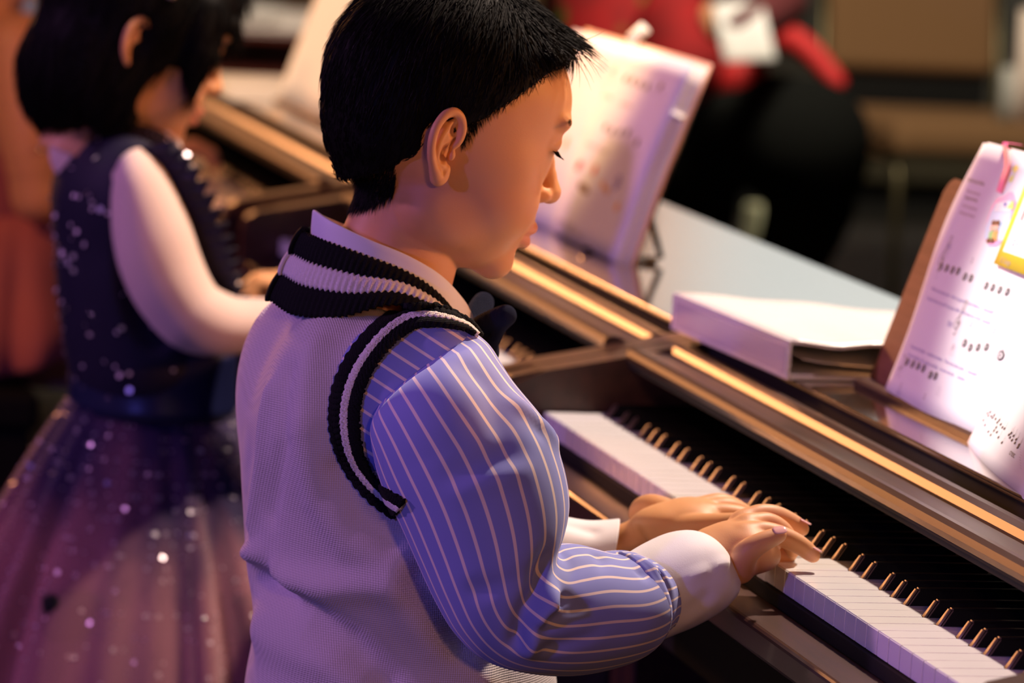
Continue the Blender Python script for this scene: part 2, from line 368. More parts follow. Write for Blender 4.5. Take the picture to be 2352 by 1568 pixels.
# ------------------------------------------------------------------ sheet music
TILT = math.radians(18.3)
class Sheet:
    """a sheet standing on a music ledge: u along x, v up the slope, n towards the player"""
    def __init__(s, x0, y0, z0, w, h, tilt=TILT, bend=None, U=None, V=None):
        s.o = Vector((x0, y0, z0)); s.w = w; s.h = h
        s.U = Vector(U) if U else Vector((1, 0, 0)); s.V = Vector(V) if V else Vector((0, math.sin(tilt), math.cos(tilt)))
        s.N = s.U.cross(s.V).normalized(); s.bend = bend or (lambda u, v: 0.0)
    def P(s, u, v, d=0.0): return s.o + s.U * u + s.V * v + s.N * (s.bend(u, v) + d)
    def uv(s, px, py):
        r = Vector(ray(px, py)); c = Vector(CAM_C); t = (s.o - c).dot(s.N) / r.dot(s.N); q = c + r * t - s.o
        UU, UV_, VV = s.U.dot(s.U), s.U.dot(s.V), s.V.dot(s.V); a, b = q.dot(s.U), q.dot(s.V); D = UU * VV - UV_ ** 2
        return (a * VV - b * UV_) / D, (b * UU - a * UV_) / D
    def slab(s, bm, nu=14, nv=16, th=.0006, mi=0, u0=0, u1=None, v0=0, v1=None, d=0):
        u1 = s.w if u1 is None else u1; v1 = s.h if v1 is None else v1
        G = [[[bm.verts.new(s.P(u0 + (u1 - u0) * i / nu, v0 + (v1 - v0) * j / nv, d + e)) for j in range(nv + 1)] for i in range(nu + 1)] for e in (0, -th)]
        for i in range(nu):
            for j in range(nv):
                for k in (0, 1):
                    q = [G[k][i][j], G[k][i + 1][j], G[k][i + 1][j + 1], G[k][i][j + 1]]
                    f = bm.faces.new(q if k == 0 else q[::-1]); f.smooth = True; f.material_index = mi
        B = [[g[i][0] for i in range(nu + 1)] + [g[nu][j] for j in range(1, nv + 1)] + [g[i][nv] for i in range(nu - 1, -1, -1)] + [g[0][j] for j in range(nv - 1, 0, -1)] for g in G]
        m = len(B[0])
        for i in range(m): bm.faces.new((B[0][i], B[1][i], B[1][(i + 1) % m], B[0][(i + 1) % m])).material_index = mi
    def poly(s, bm, pts, mi, d=.0004):
        bm.faces.new([bm.verts.new(s.P(u, v, d)) for u, v in pts]).material_index = mi
    def disc(s, bm, u, v, ru, rv, mi, inner=0, rt=0, n=14, d=.0004):
        c, q = math.cos(rt), math.sin(rt)
        def pt(k, f):
            a = 2 * math.pi * k / n; x, y = ru * f * math.cos(a), rv * f * math.sin(a); return (u + x * c - y * q, v + x * q + y * c)
        if not inner: s.poly(bm, [pt(k, 1) for k in range(n)], mi, d)
        else:
            for k in range(n): s.poly(bm, [pt(k, 1), pt(k + 1, 1), pt(k + 1, inner), pt(k, inner)], mi, d)
    def line(s, bm, pts, wd, mi, d=.0004):
        for (a, b) in zip(pts[:-1], pts[1:]):
            dx, dy = b[0] - a[0], b[1] - a[1]; L = math.hypot(dx, dy) + 1e-9; nx, ny = -dy / L * wd / 2, dx / L * wd / 2
            s.poly(bm, [(a[0] + nx, a[1] + ny), (a[0] - nx, a[1] - ny), (b[0] - nx, b[1] - ny), (b[0] + nx, b[1] + ny)], mi, d)
    def text(s, bm, txt, u, v, size, mi, sx=1.0, d=.0004, bold=0.0):
        c = bpy.data.curves.new('t', 'FONT'); c.body = txt; c.size = size; c.resolution_u = 2; c.offset = bold
        o = bpy.data.objects.new('t', c); COL.objects.link(o); dg = bpy.context.evaluated_depsgraph_get(); me = bpy.data.meshes.new_from_object(o.evaluated_get(dg))
        vs = [bm.verts.new(s.P(u + p.co.x * sx, v + p.co.y, d)) for p in me.vertices]
        for p in me.polygons:
            try: f = bm.faces.new([vs[i] for i in p.vertices]); f.material_index = mi
            except ValueError: pass
        bpy.data.objects.remove(o); bpy.data.curves.remove(c); bpy.data.meshes.remove(me)
    def fin(s, name, bm, mats, parent=None):
        me = bpy.data.meshes.new(name); bm.normal_update(); bm.to_mesh(me); bm.free(); return link(name, me, parent, mats)
paper = mat('paper_white', (0.84, 0.82, 0.80), 0.7, 0.2)
ink = mat('ink_black', (0.03, 0.03, 0.03), 0.6); ink_b = mat('ink_lilac', (0.36, 0.36, 0.62), 0.6); ink_g = mat('ink_grey', (0.35, 0.3, 0.33), 0.6)
pink = mat('pink_ribbon', (0.9, 0.13, 0.38), 0.45); pink2 = mat('sticker_pink', (0.9, 0.42, 0.65), 0.5); sky = mat('sticker_blue', (0.5, 0.7, 0.88), 0.5)
yel = mat('card_yellow', (0.85, 0.68, 0.04), 0.5); yel2 = mat('sticker_yellow', (0.88, 0.82, 0.2), 0.5); brn = mat('sticker_brown', (0.15, 0.06, 0.03), 0.6); org = mat('sticker_orange', (0.85, 0.4, 0.12), 0.6); grn = mat('sticker_green', (0.3, 0.6, 0.2), 0.6); red = mat('print_red', (0.8, 0.06, 0.06), 0.6); blu = mat('print_blue', (0.12, 0.12, 0.5), 0.6); skn = mat('sticker_skin', (0.85, 0.55, 0.4), 0.6)
PM = [paper, ink, ink_b, ink_g, pink, pink2, sky, yel, yel2, brn, org, grn, red, blu, skn]

def clef(s, bm, u, v, h, mi=1):
    P = [(.0, 0), (.10, -.06), (.16, .05), (.08, .32), (.0, .75), (.10, 1.0), (.2, .85), (.02, .55), (-.16, .32), (-.1, .16), (.1, .12), (.2, .25), (.08, .36), (-.02, .28)]
    s.line(bm, [(u + a * h, v + b * h) for a, b in catmull(P, 30)], .0007, mi)
def staff(s, bm, u0, u1, v, gap=.0017):
    for k in range(5): s.line(bm, [(u0, v + k * gap), (u1, v + k * gap)], .00016, 3, .0003)

# --- book on the nearest piano
bendA = lambda u, v: .004 * math.sin(math.pi * min(1, u / .24)) + .006 * (v / .223) * (1 - v / .223) * 2 - .005 * max(0, 1 - u / .03) ** 2 * (.3 + math.sin(v * 30) * .5)
SA = Sheet(.339, .2010, .8165, .250, .224, bend=bendA)
tA = empty('music_book', 'open song book with large note heads on the brown music rest of the nearest piano', 'book', (.34, .2, .8165))
def addp(o, t):
    o.parent = t; o.matrix_parent_inverse = Matrix.Translation(-t.location); return o
bm = bmesh.new(); SA.slab(bm, th=.0012)
def pnotes(s, bm, pts, r=.0034, txt=None, mi=1, rt=.2):
    for px, py in pts:
        u, v = s.uv(px, py); s.disc(bm, u, v, r, r * .85, mi, rt=rt, d=.0005)
        if r > .003: s.disc(bm, u, v, r * .45, r * .42, 0, d=.0008); s.disc(bm, u, v, r * .18, r * .3, mi, d=.0010)
pnotes(SA, bm, [(2173, 617), (2188, 621), (2203, 626), (2217, 629), (2234, 642), (2248, 646), (2283, 663), (2297, 667), (2312, 672), (2328, 676)], .0040)
pnotes(SA, bm, [(2232, 794), (2244, 804), (2261, 803), (2279, 802), (2093, 834), (2107, 840), (2121, 845), (2134, 851), (2151, 866), (2163, 869)], .0040)
u, v = SA.uv(2308, 820); SA.disc(bm, u, v, .0066, .0042, 1, d=.0005); SA.disc(bm, u, v, .0042, .0026, 0, d=.0008); SA.disc(bm, u, v, .0014, .002, 1, d=.001)
for px, py, h in ((2165, 622, .030), (2207, 770, .028)): clef(SA, bm, *SA.uv(px, py), h)
u, v = SA.uv(2078, 842); SA.line(bm, [(u - .004, v - .004), (u + .004, v), (u + .003, v + .008), (u - .002, v + .009)], .0008, 1)
for px0, py0, px1, py1 in ((2163, 628, 2345, 690), (2200, 802, 2330, 838), (2070, 850, 2180, 888)):
    a, b = SA.uv(px0, py0), SA.uv(px1, py1); staff(SA, bm, a[0], min(b[0], .245), a[1] - .006)
for px, py, tx, sz in ((2153, 662, 'When we ware do   does as good     are been a    second?', .0042), (2143, 684, 'Should have my self  are you able  and now to  it be  sweet?', .0042),
                       (2103, 793, 'Count and play -  could we been   Two we two you     second', .0042), (2096, 812, 'Time and just  be  given and by   so are we to     sweet', .0042)):
    u, v = SA.uv(px, py); SA.text(bm, tx, u, v - .003, sz, 2, sx=1.5, bold=.00006)
for px, py, tx in ((2187, 566, 'R.H.'), (2187, 580, '1'), (2250, 602, '2'), (2195, 746, 'R.H.'), (2222, 745, '1'), (2247, 748, '2'), (2278, 760, '3'), (2296, 762, '2'), (2312, 808, '2'), (2076, 886, '2'), (2066, 900, 'L.H.'), (2135, 912, '2'), (2033, 912, '18'), (2205, 800, '5')):
    u, v = SA.uv(px, py); SA.text(bm, tx, u, v - .003, .0065, 2 if '.' in tx else 3, bold=.0001)
for px, py, tx, sz, m in ((2229, 412, 'Top from Lyrics and Notes', .0043, 1), (2229, 438, 'Play by the hand and right', .0036, 3), (2226, 453, 'other game to first time,', .0036, 1), (2221, 472, 'For a duet, the teacher may', .0036, 3), (2215, 488, 'Student play as Can be heard', .0036, 3)):
    u, v = SA.uv(px, py); SA.text(bm, tx, u, v - .002, sz, m, sx=.95, bold=.00005)
# sticker: pink ring round a light blue field with two small figures
def P_(s, pts): return [s.uv(*p) for p in pts]
ring = [(2341, 447), (2350, 470), (2347, 500), (2338, 530), (2324, 556), (2306, 573), (2290, 572), (2282, 558), (2279, 538), (2285, 508), (2294, 480), (2305, 462), (2322, 456), (2332, 447)]
SA.poly(bm, P_(SA, ring), 5, .0006)
SA.poly(bm, P_(SA, [(2338, 466), (2340, 490), (2336, 520), (2322, 560), (2279, 556), (2281, 530), (2292, 496), (2303, 474), (2322, 470)]), 6, .0009)
SA.poly(bm, P_(SA, [(2338, 466), (2340, 490), (2330, 494), (2300, 492), (2306, 472), (2322, 470)]), 0, .0011)
SA.poly(bm, P_(SA, [(2323, 473), (2331, 472), (2326, 484)]), 13, .0014)
SA.poly(bm, P_(SA, [(2330, 484), (2345, 466), (2345, 488)]), 8, .0014)
for cx, m in ((2298, 11), (2307, 10)):
    SA.poly(bm, P_(SA, [(cx - 7, 540), (cx + 5, 536), (cx + 2, 560), (cx - 10, 560)]), m, .0012)
    u, v = SA.uv(cx + 1, 528); SA.disc(bm, u, v, .0045, .0036, 14, d=.0014); u, v = SA.uv(cx + 4, 519); SA.disc(bm, u, v, .0045, .0022, 9, d=.0017)
    u, v = SA.uv(cx - 8, 560); SA.disc(bm, u, v, .004, .0022, 9, d=.0014)
u, v = SA.uv(2344, 392); SA.disc(bm, u, v, .006, .003, 8); u, v = SA.uv(2336, 416); SA.disc(bm, u, v, .004, .003, 8); SA.line(bm, [SA.uv(2340, 412), SA.uv(2346, 392)], .002, 8)
addp(SA.fin('page', bm, PM), tA)
bm = bmesh.new()
for k in range(6): SA.slab(bm, 8, 12, th=.0003, d=-.0018 - k * .0012, u0=.001 * k, u1=.25, v1=.224 + .0006 * ((k * 7) % 4))
addp(SA.fin('page_block', bm, [paper]), tA)
# facing page, mostly outside the picture
SA2 = Sheet(.590, .2010, .8165, .235, .224, bend=lambda u, v: .004 * math.sin(math.pi * min(1, (.235 - u) / .235)))
bm = bmesh.new(); SA2.slab(bm, th=.0012); addp(SA2.fin('page', bm, PM), tA)
# ribbon bookmark
bm = bmesh.new(); pts = [SA.P(*SA.uv(2312, 448), .002), SA.P(*SA.uv(2322, 420), .003), SA.P(*SA.uv(2330, 390), .003), SA.P(*SA.uv(2326, 355), .003), SA.P(*SA.uv(2320, 334), .002), SA.P(*SA.uv(2322, 328), -.004), SA.P(*SA.uv(2331, 326), -.010)]
C_ = catmull(pts, 24); wd = SA.U * .0052
Q = [[bm.verts.new(Vector(p) + SA.N * e - wd * sg) for sg in (1, -1)] for p in C_ for e in (.0002,)]
Q2 = [[bm.verts.new(Vector(p) - SA.N * .0003 - wd * sg) for sg in (1, -1)] for p in C_]
for i in range(23):
    bm.faces.new((Q[i][0], Q[i][1], Q[i + 1][1], Q[i + 1][0])); bm.faces.new((Q2[i][1], Q2[i][0], Q2[i + 1][0], Q2[i + 1][1]))
    for a in (0, 1): bm.faces.new((Q[i][a], Q[i + 1][a], Q2[i + 1][a], Q2[i][a]))
rb = SA.fin('bookmark', bm, [pink]); tag(rb, 'pink ribbon bookmark folded over the top of the song book at the right edge', 'bookmark')
# yellow edged card clipped on the page
bm = bmesh.new(); SC_ = Sheet(*(SA.P(*SA.uv(2309, 616), .0045)), .11, .075, U=(math.cos(.02), 0, 0), V=tuple(SA.V))
SC_.slab(bm, 3, 3, th=.0005, mi=7)
SC_.poly(bm, [(.010, .012), (.10, .012), (.10, .069), (.010, .069)], 0, .0003)
SC_.text(bm, 'THE', .016, .040, .022, 9, d=.0006, bold=.0004); SC_.text(bm, 'C D E  F G', .014, .018, .009, 3, d=.0006); SC_.text(bm, '12  Songs', .012, .003, .006, 3, d=.0006)
tag(SC_.fin('note_card', bm, PM), 'small white card with a broad yellow border resting on the open song book', 'card')
# loose printed sheet sliding off the ledge
p0 = at(2216, 1026, 1, .192); p1 = at(2304, 858, 1, .205); p2 = at(2352, 1149, 1, .145)
U_ = (p2 - p0).normalized(); V_ = (p1 - p0).normalized()
SL = Sheet(*p0, .297, .21, U=tuple(U_), V=tuple(V_), bend=lambda u, v: .006 * math.sin(u * 14) * .6)
bm = bmesh.new(); SL.slab(bm, th=.0004)
r2 = random.Random(3)
for px, py in [(2271, 950), (2275, 956), (2279, 948), (2283, 958), (2287, 962), (2291, 956), (2295, 965), (2300, 973), (2305, 968), (2309, 978), (2313, 985), (2328, 1002), (2333, 998), (2330, 1008), (2338, 1004), (2334, 1014), (2340, 1020), (2345, 1030), (2278, 994), (2293, 992), (2300, 996), (2304, 1008), (2312, 1020), (2348, 1024), (2262, 966), (2268, 978), (2285, 1002), (2298, 985), (2318, 988), (2343, 1012)]:
    u, v = SL.uv(px, py); SL.disc(bm, u, v, .0022, .0013, 1, rt=.3); SL.line(bm, [(u + .002, v), (u + .002, v + .007)], .0004, 1)
for k in range(5):
    a, b = SL.uv(2262 + k, 955 + k * 5), SL.uv(2352, 1024 + k * 6); SL.line(bm, [a, b], .0002, 3, .0003)
for k in range(5):
    a, b = SL.uv(2258 + k, 985 + k * 5), SL.uv(2350, 1054 + k * 6); SL.line(bm, [a, b], .0002, 3, .0003)
u, v = SL.uv(2326, 1046); SL.text(bm, 'cresc.', u, v, .008, 1)
tag(SL.fin('sheet_music', bm, PM), 'loose printed sheet lying askew over the song book at the lower right edge', 'sheet music')

# --- book on the middle piano, on a black wire stand
bendB = lambda u, v: .010 * math.exp(-((u - .258) / .05) ** 2) * -1 + .006 * math.cos(u * 12)
SB = Sheet(-1.035, .2075, .8150, .488, .222, bend=lambda u, v: -.008 * math.exp(-((u - .19) / .03) ** 2) + .003 * math.sin(v * 14) - .004 * max(0, (u - .458) / .03) ** 2)
tB = empty('music_book', 'open music book glowing pink and cream on the middle piano, beside the boy\'s forehead', 'book', (-.78, .2, .815))
bm = bmesh.new(); SB.slab(bm, 40, 12, th=.001)
for pts in ([(1441, 182), (1457, 187), (1474, 194), (1491, 200), (1521, 200)], [(1397, 295), (1411, 305), (1431, 307), (1449, 307), (1470, 330)], [(1380, 150), (1395, 157), (1411, 163)]):
    for i, (px, py) in enumerate(pts):
        u, v = SB.uv(px, py); SB.disc(bm, u, v, .0058, .0044, 1 if py > 170 else 3, d=.0006); SB.line(bm, [(u + .005, v), (u + .005, v + .014)], .0006, 3)
for px0, py0, px1, py1 in ((1370, 190, 1520, 250), (1330, 300, 1480, 360), (1360, 165, 1530, 215)):
    a, b = SB.uv(px0, py0), SB.uv(px1, py1); staff(SB, bm, a[0], b[0], a[1] - .004)
for px, py, tx in ((1375, 215, 'row row row your boat'), (1430, 238, 'gently down the'), (1350, 330, 'merrily merrily'), (1375, 342, 'life is but a dream'), (1275, 500, 'Discovery: can you play the song'), (1290, 520, 'in the other hand position as well?')):
    u, v = SB.uv(px, py); SB.text(bm, tx, u, v - .002, .0075, 3, sx=.9)
for px, py, ru, rv, m, rt in ((1372, 393, .007, .006, 12, 0), (1334, 382, .013, .006, 12, .2), (1345, 434, .026, .0045, 9, -.08), (1391, 428, .012, .004, 10, -.3), (1400, 440, .007, .004, 10, 0), (1424, 421, .010, .009, 13, 0), (1422, 477, .008, .005, 10, 0), (1302, 330, .004, .008, 10, 0)):
    u, v = SB.uv(px, py); SB.disc(bm, u, v, ru, rv, m, rt=rt, d=.0006)
addp(SB.fin('page', bm, PM), tB)
bm = bmesh.new()
for k in range(7): SB.slab(bm, 24, 10, th=.0003, d=-.003 - k * .0013, u0=.002, u1=.489 + .0012 * k)
addp(SB.fin('page_block', bm, [paper]), tB)
bm = bmesh.new(); SB.slab(bm, 12, 6, th=.0012, d=-.0135, u1=.496, v0=-.002, v1=.228); addp(SB.fin('book_cover', bm, [mat('cover_peach', (.75, .42, .3), .5)]), tB)
cl = bmesh.new(); q = [SB.P(*SB.uv(1437, 88), -.004), SB.P(*SB.uv(1456, 52), -.012)]; tube(cl, [q[0], q[1]], .0075, 8); addp(fin('page_clip', cl, mat('clip_white', (.8, .8, .75), .4)), tB)
cl = bmesh.new(); q = [SB.P(.486, .165, .002), SB.P(.494, .165, -.010)]; tube(cl, q, .003, 8); addp(fin('page_clip', cl, MATS['clip_white']), tB)
wire = mat('wire_black', (.008, .008, .008), .35)
tW = empty('book_stand', 'black wire book stand holding the open music book on the middle piano', 'stand', (-.7, .3, .8135))
bm = bmesh.new()
bk = -.0185
for u in (.10, .40): tube(bm, [SB.P(u, .0, .012), SB.P(u, -.0003, .0), SB.P(u, .0, bk), SB.P(u, .20, bk)], .0026, 8)
tube(bm, [SB.P(.06, .19, bk), SB.P(.484, .19, bk)], .0026, 8); tube(bm, [SB.P(.06, .05, bk), SB.P(.484, .05, bk)], .0026, 8)
tube(bm, [SB.P(.484, .005, bk), SB.P(.484, .205, bk)], .0045, 8)
addp(fin('wire_frame', bm, wire), tW)
bm = bmesh.new()
a = at(1452, 545, 0, -.53); 
tube(bm, [SB.P(.478, .065, bk), Vector((-.557, .262, .819)), Vector((-.557, .257, .8170)), Vector((-.557, .236, .8170)), SB.P(.478, .006, bk)], .0036, 8)
addp(fin('wire_leg', bm, wire), tW)
bm = bmesh.new(); tube(bm, [SB.P(.10, .09, bk), Vector((-.93, .262, .819)), Vector((-.93, .240, .8170)), SB.P(.10, .006, bk)], .0036, 8)
addp(fin('wire_leg', bm, wire), tW)
bm = bmesh.new(); box(bm, (-.567, .246, .8131), (-.547, .256, .8135), .0001); addp(fin('rubber_foot', bm, wire), tW)

# --- sheet on the farthest piano
SCh = Sheet(-2.475, .2085, .8185, .43, .27, bend=lambda u, v: .004 * math.sin(u * 9))
bm = bmesh.new(); SCh.slab(bm, 16, 8, th=.001)
for k in range(4): staff(SCh, bm, .03, .38, .05 + k * .055, .004)
tag(SCh.fin('sheet_music', bm, PM), 'tall cream lit sheet music standing on the farthest piano behind the boy\'s head', 'sheet music')
music_rest(pianoC, -2.46, -1.75)
for c in pianoC.children:
    if c.name.startswith(('music_')): c.location.x = 2.69
# open white book lying on the farthest piano
tO = empty('open_book', 'open white book lying flat on the farthest piano beside the girl\'s nose', 'book', (-2.57, .20, .8131))
def openbook(t, cx, cy, w2, d2):
    for sg, nm in ((-1, 'page_block'), (1, 'page_block')):
        bm = bmesh.new(); n = 10; P = []
        for i in range(n + 1):
            s_ = i / n; P.append((cx + sg * w2 * s_, .8145 + .028 * math.sin(math.pi * min(1, s_ * 1.15 + .03)) ** .7 * (1 - .55 * s_)))
        pr = [(a, b) for a, b in P] + [(P[-1][0], .8135), (cx, .8135)]
        prism(bm, pr, cy - d2, cy + d2, 1)
        addp(fin(nm, bm, paper), t)
openbook(tO, -2.60, .235, .17, .10)

# --- white ring binder
pA = at(1808, 873, 2, .8135); pB = at(1541, 755, 2, .8135); pC = at(1990, 863, 2, .8135)
ux = (pA - pB); Lb = ux.length; ux.normalize(); uy = Vector((-ux.y, ux.x, 0)); uy = uy if uy.y > 0 else -uy
tR = empty('ring_binder', 'white ring binder lying closed on top of the pianos between the two music books', 'binder', pB)
white_v = mat('binder_vinyl', (0.80, 0.78, 0.76), 0.3, 0.5, bump=(9, .25, .01)); pocket = mat('binder_pocket', (.68, .62, .70), .25, coat=.4, bump=(160, .25, .001)); chrome = mat('ring_metal', (.92, .91, .88), .35, metal=.6)
def bframe(bm): bmesh.ops.transform(bm, matrix=Matrix(((ux.x, uy.x, 0, pB.x), (ux.y, uy.y, 0, pB.y), (0, 0, 1, .8135), (0, 0, 0, 1))), verts=bm.verts); return bm
D_ = .262; H_ = .034
bm = bmesh.new(); box(bm, (0, .002, 0), (Lb, D_, .0034), .001); addp(fin('back_cover', bframe(bm), white_v), tR)
bm = bmesh.new(); n = 22
def zc(y, x): return H_ - .016 * (y / D_) ** 1.2 + .0022 * math.sin(y * 60 + x * 9) * min(1, y / .05) * (0.4 + x / Lb)
G = [[[bm.verts.new((Lb * i / 10, .002 + (D_ - .002) * j / n, zc(D_ * j / n, Lb * i / 10) - e)) for j in range(n + 1)] for i in range(11)] for e in (0, .0028)]
for k in (0, 1):
    for i in range(10):
        for j in range(n):
            f = bm.faces.new((G[k][i][j], G[k][i + 1][j], G[k][i + 1][j + 1], G[k][i][j + 1])); f.smooth = True
for i in range(10):
    for j in (0, n): bm.faces.new((G[0][i][j], G[0][i + 1][j], G[1][i + 1][j], G[1][i][j]))
for j in range(n):
    for i in (0, 10): bm.faces.new((G[0][i][j], G[0][i][j + 1], G[1][i][j + 1], G[1][i][j]))
addp(fin('front_cover', bframe(bm), white_v), tR)
bm = bmesh.new(); box(bm, (0, -.0006, .0), (Lb, .0026, H_), .001); addp(fin('spine', bframe(bm), white_v), tR)
bm = bmesh.new(); box(bm, (.012, -.0012, .0045), (Lb - .006, -.0005, H_ - .006), .0002); addp(fin('spine_pocket', bframe(bm), pocket), tR)
bm = bmesh.new(); box(bm, (.004, .0035, .0028), (Lb - .004, .026, .0048), .0006); mech = addp(fin('ring_mechanism', bframe(bm), chrome), tR)
for xr in (Lb - .003, Lb - .10, Lb * .5, .04):
    bm = bmesh.new(); tube(bm, catmull([(xr, .006, .005), (xr, .0045, .016), (xr, .012, .027), (xr, .022, .0285), (xr, .0275, .022), (xr, .0275, .005)], 20), .0017, 8)
    o = fin('ring', bframe(bm), chrome); o.parent = mech; o.matrix_parent_inverse = mech.matrix_parent_inverse.copy()
    o.matrix_parent_inverse = Matrix.Translation(-tR.location)
bm = bmesh.new(); G = [[bm.verts.new((x, .02 + .21 * j / 14, .016 - .012 * (j / 14) ** .6 + e)) for j in range(15)] for x, e in ((.01, 0), (Lb - .02, 0), (Lb - .02, -.0008), (.01, -.0008))]
for i in range(4):
    for j in range(14): bm.faces.new((G[i][j], G[(i + 1) % 4][j], G[(i + 1) % 4][j + 1], G[i][j + 1]))
addp(fin('paper_stack', bframe(bm), paper), tR)
# ------------------------------------------------------------------ people: shared
def skin_mat(name, base, lips):
    m = mat(name, base, 0.50, 0.35, sss=0.12, sss_rad=(1, .25, .1)); nt = m.node_tree; L = nt.links.new; b = nt.nodes['Principled BSDF']
    at_ = nd(nt, 'ShaderNodeAttribute', attribute_name='tint'); mx = nd(nt, 'ShaderNodeMix', data_type='RGBA')
    mx.inputs[6].default_value = (*base, 1); mx.inputs[7].default_value = (*lips, 1)
    L(at_.outputs['Fac'], mx.inputs[0]); L(mx.outputs[2], b.inputs['Base Color'])
    tc = nd(nt, 'ShaderNodeTexCoord'); n = nd(nt, 'ShaderNodeTexNoise'); n.inputs['Scale'].default_value = 900; bp = nd(nt, 'ShaderNodeBump'); bp.inputs['Strength'].default_value = .12; bp.inputs['Distance'].default_value = .0006
    L(tc.outputs['Object'], n.inputs['Vector']); L(n.outputs['Fac'], bp.inputs['Height']); L(bp.outputs[0], b.inputs['Normal'])
    return m
skin = skin_mat('skin_boy', (0.68, 0.33, 0.145), (0.60, 0.18, 0.13))
skin_g = skin_mat('skin_girl', (0.70, 0.34, 0.16), (0.62, 0.14, 0.12))
hair_m = mat('hair_black', (0.0035, 0.0028, 0.0025), 0.62, 0.09)
nail_m = mat('nail', (0.80, 0.42, 0.38), 0.22, 0.5, coat=.4)
lash_m = mat('lash_dark', (0.01, 0.008, 0.007), 0.9, 0.0); eye_m = mat('eye_white', (0.7, 0.66, 0.62), 0.15, coat=.5)

def merge(parts):
    V, F, o = [], [], 0
    for v, f in parts: V.append(v); F.append(f + o); o += len(v)
    return np.concatenate(V), np.concatenate(F)
def set_tint(ob, fn):
    me = ob.data; n = len(me.vertices); co = np.zeros(n * 3); me.vertices.foreach_get('co', co); a = me.attributes.new('tint', 'FLOAT', 'POINT')
    a.data.foreach_set('value', np.clip(fn(co.reshape(-1, 3)), 0, 1).astype(np.float32))
def fin_finger(V, pts, rs, k=.003, sm=14): V.chain(pts, rs, k=k, sm=sm)

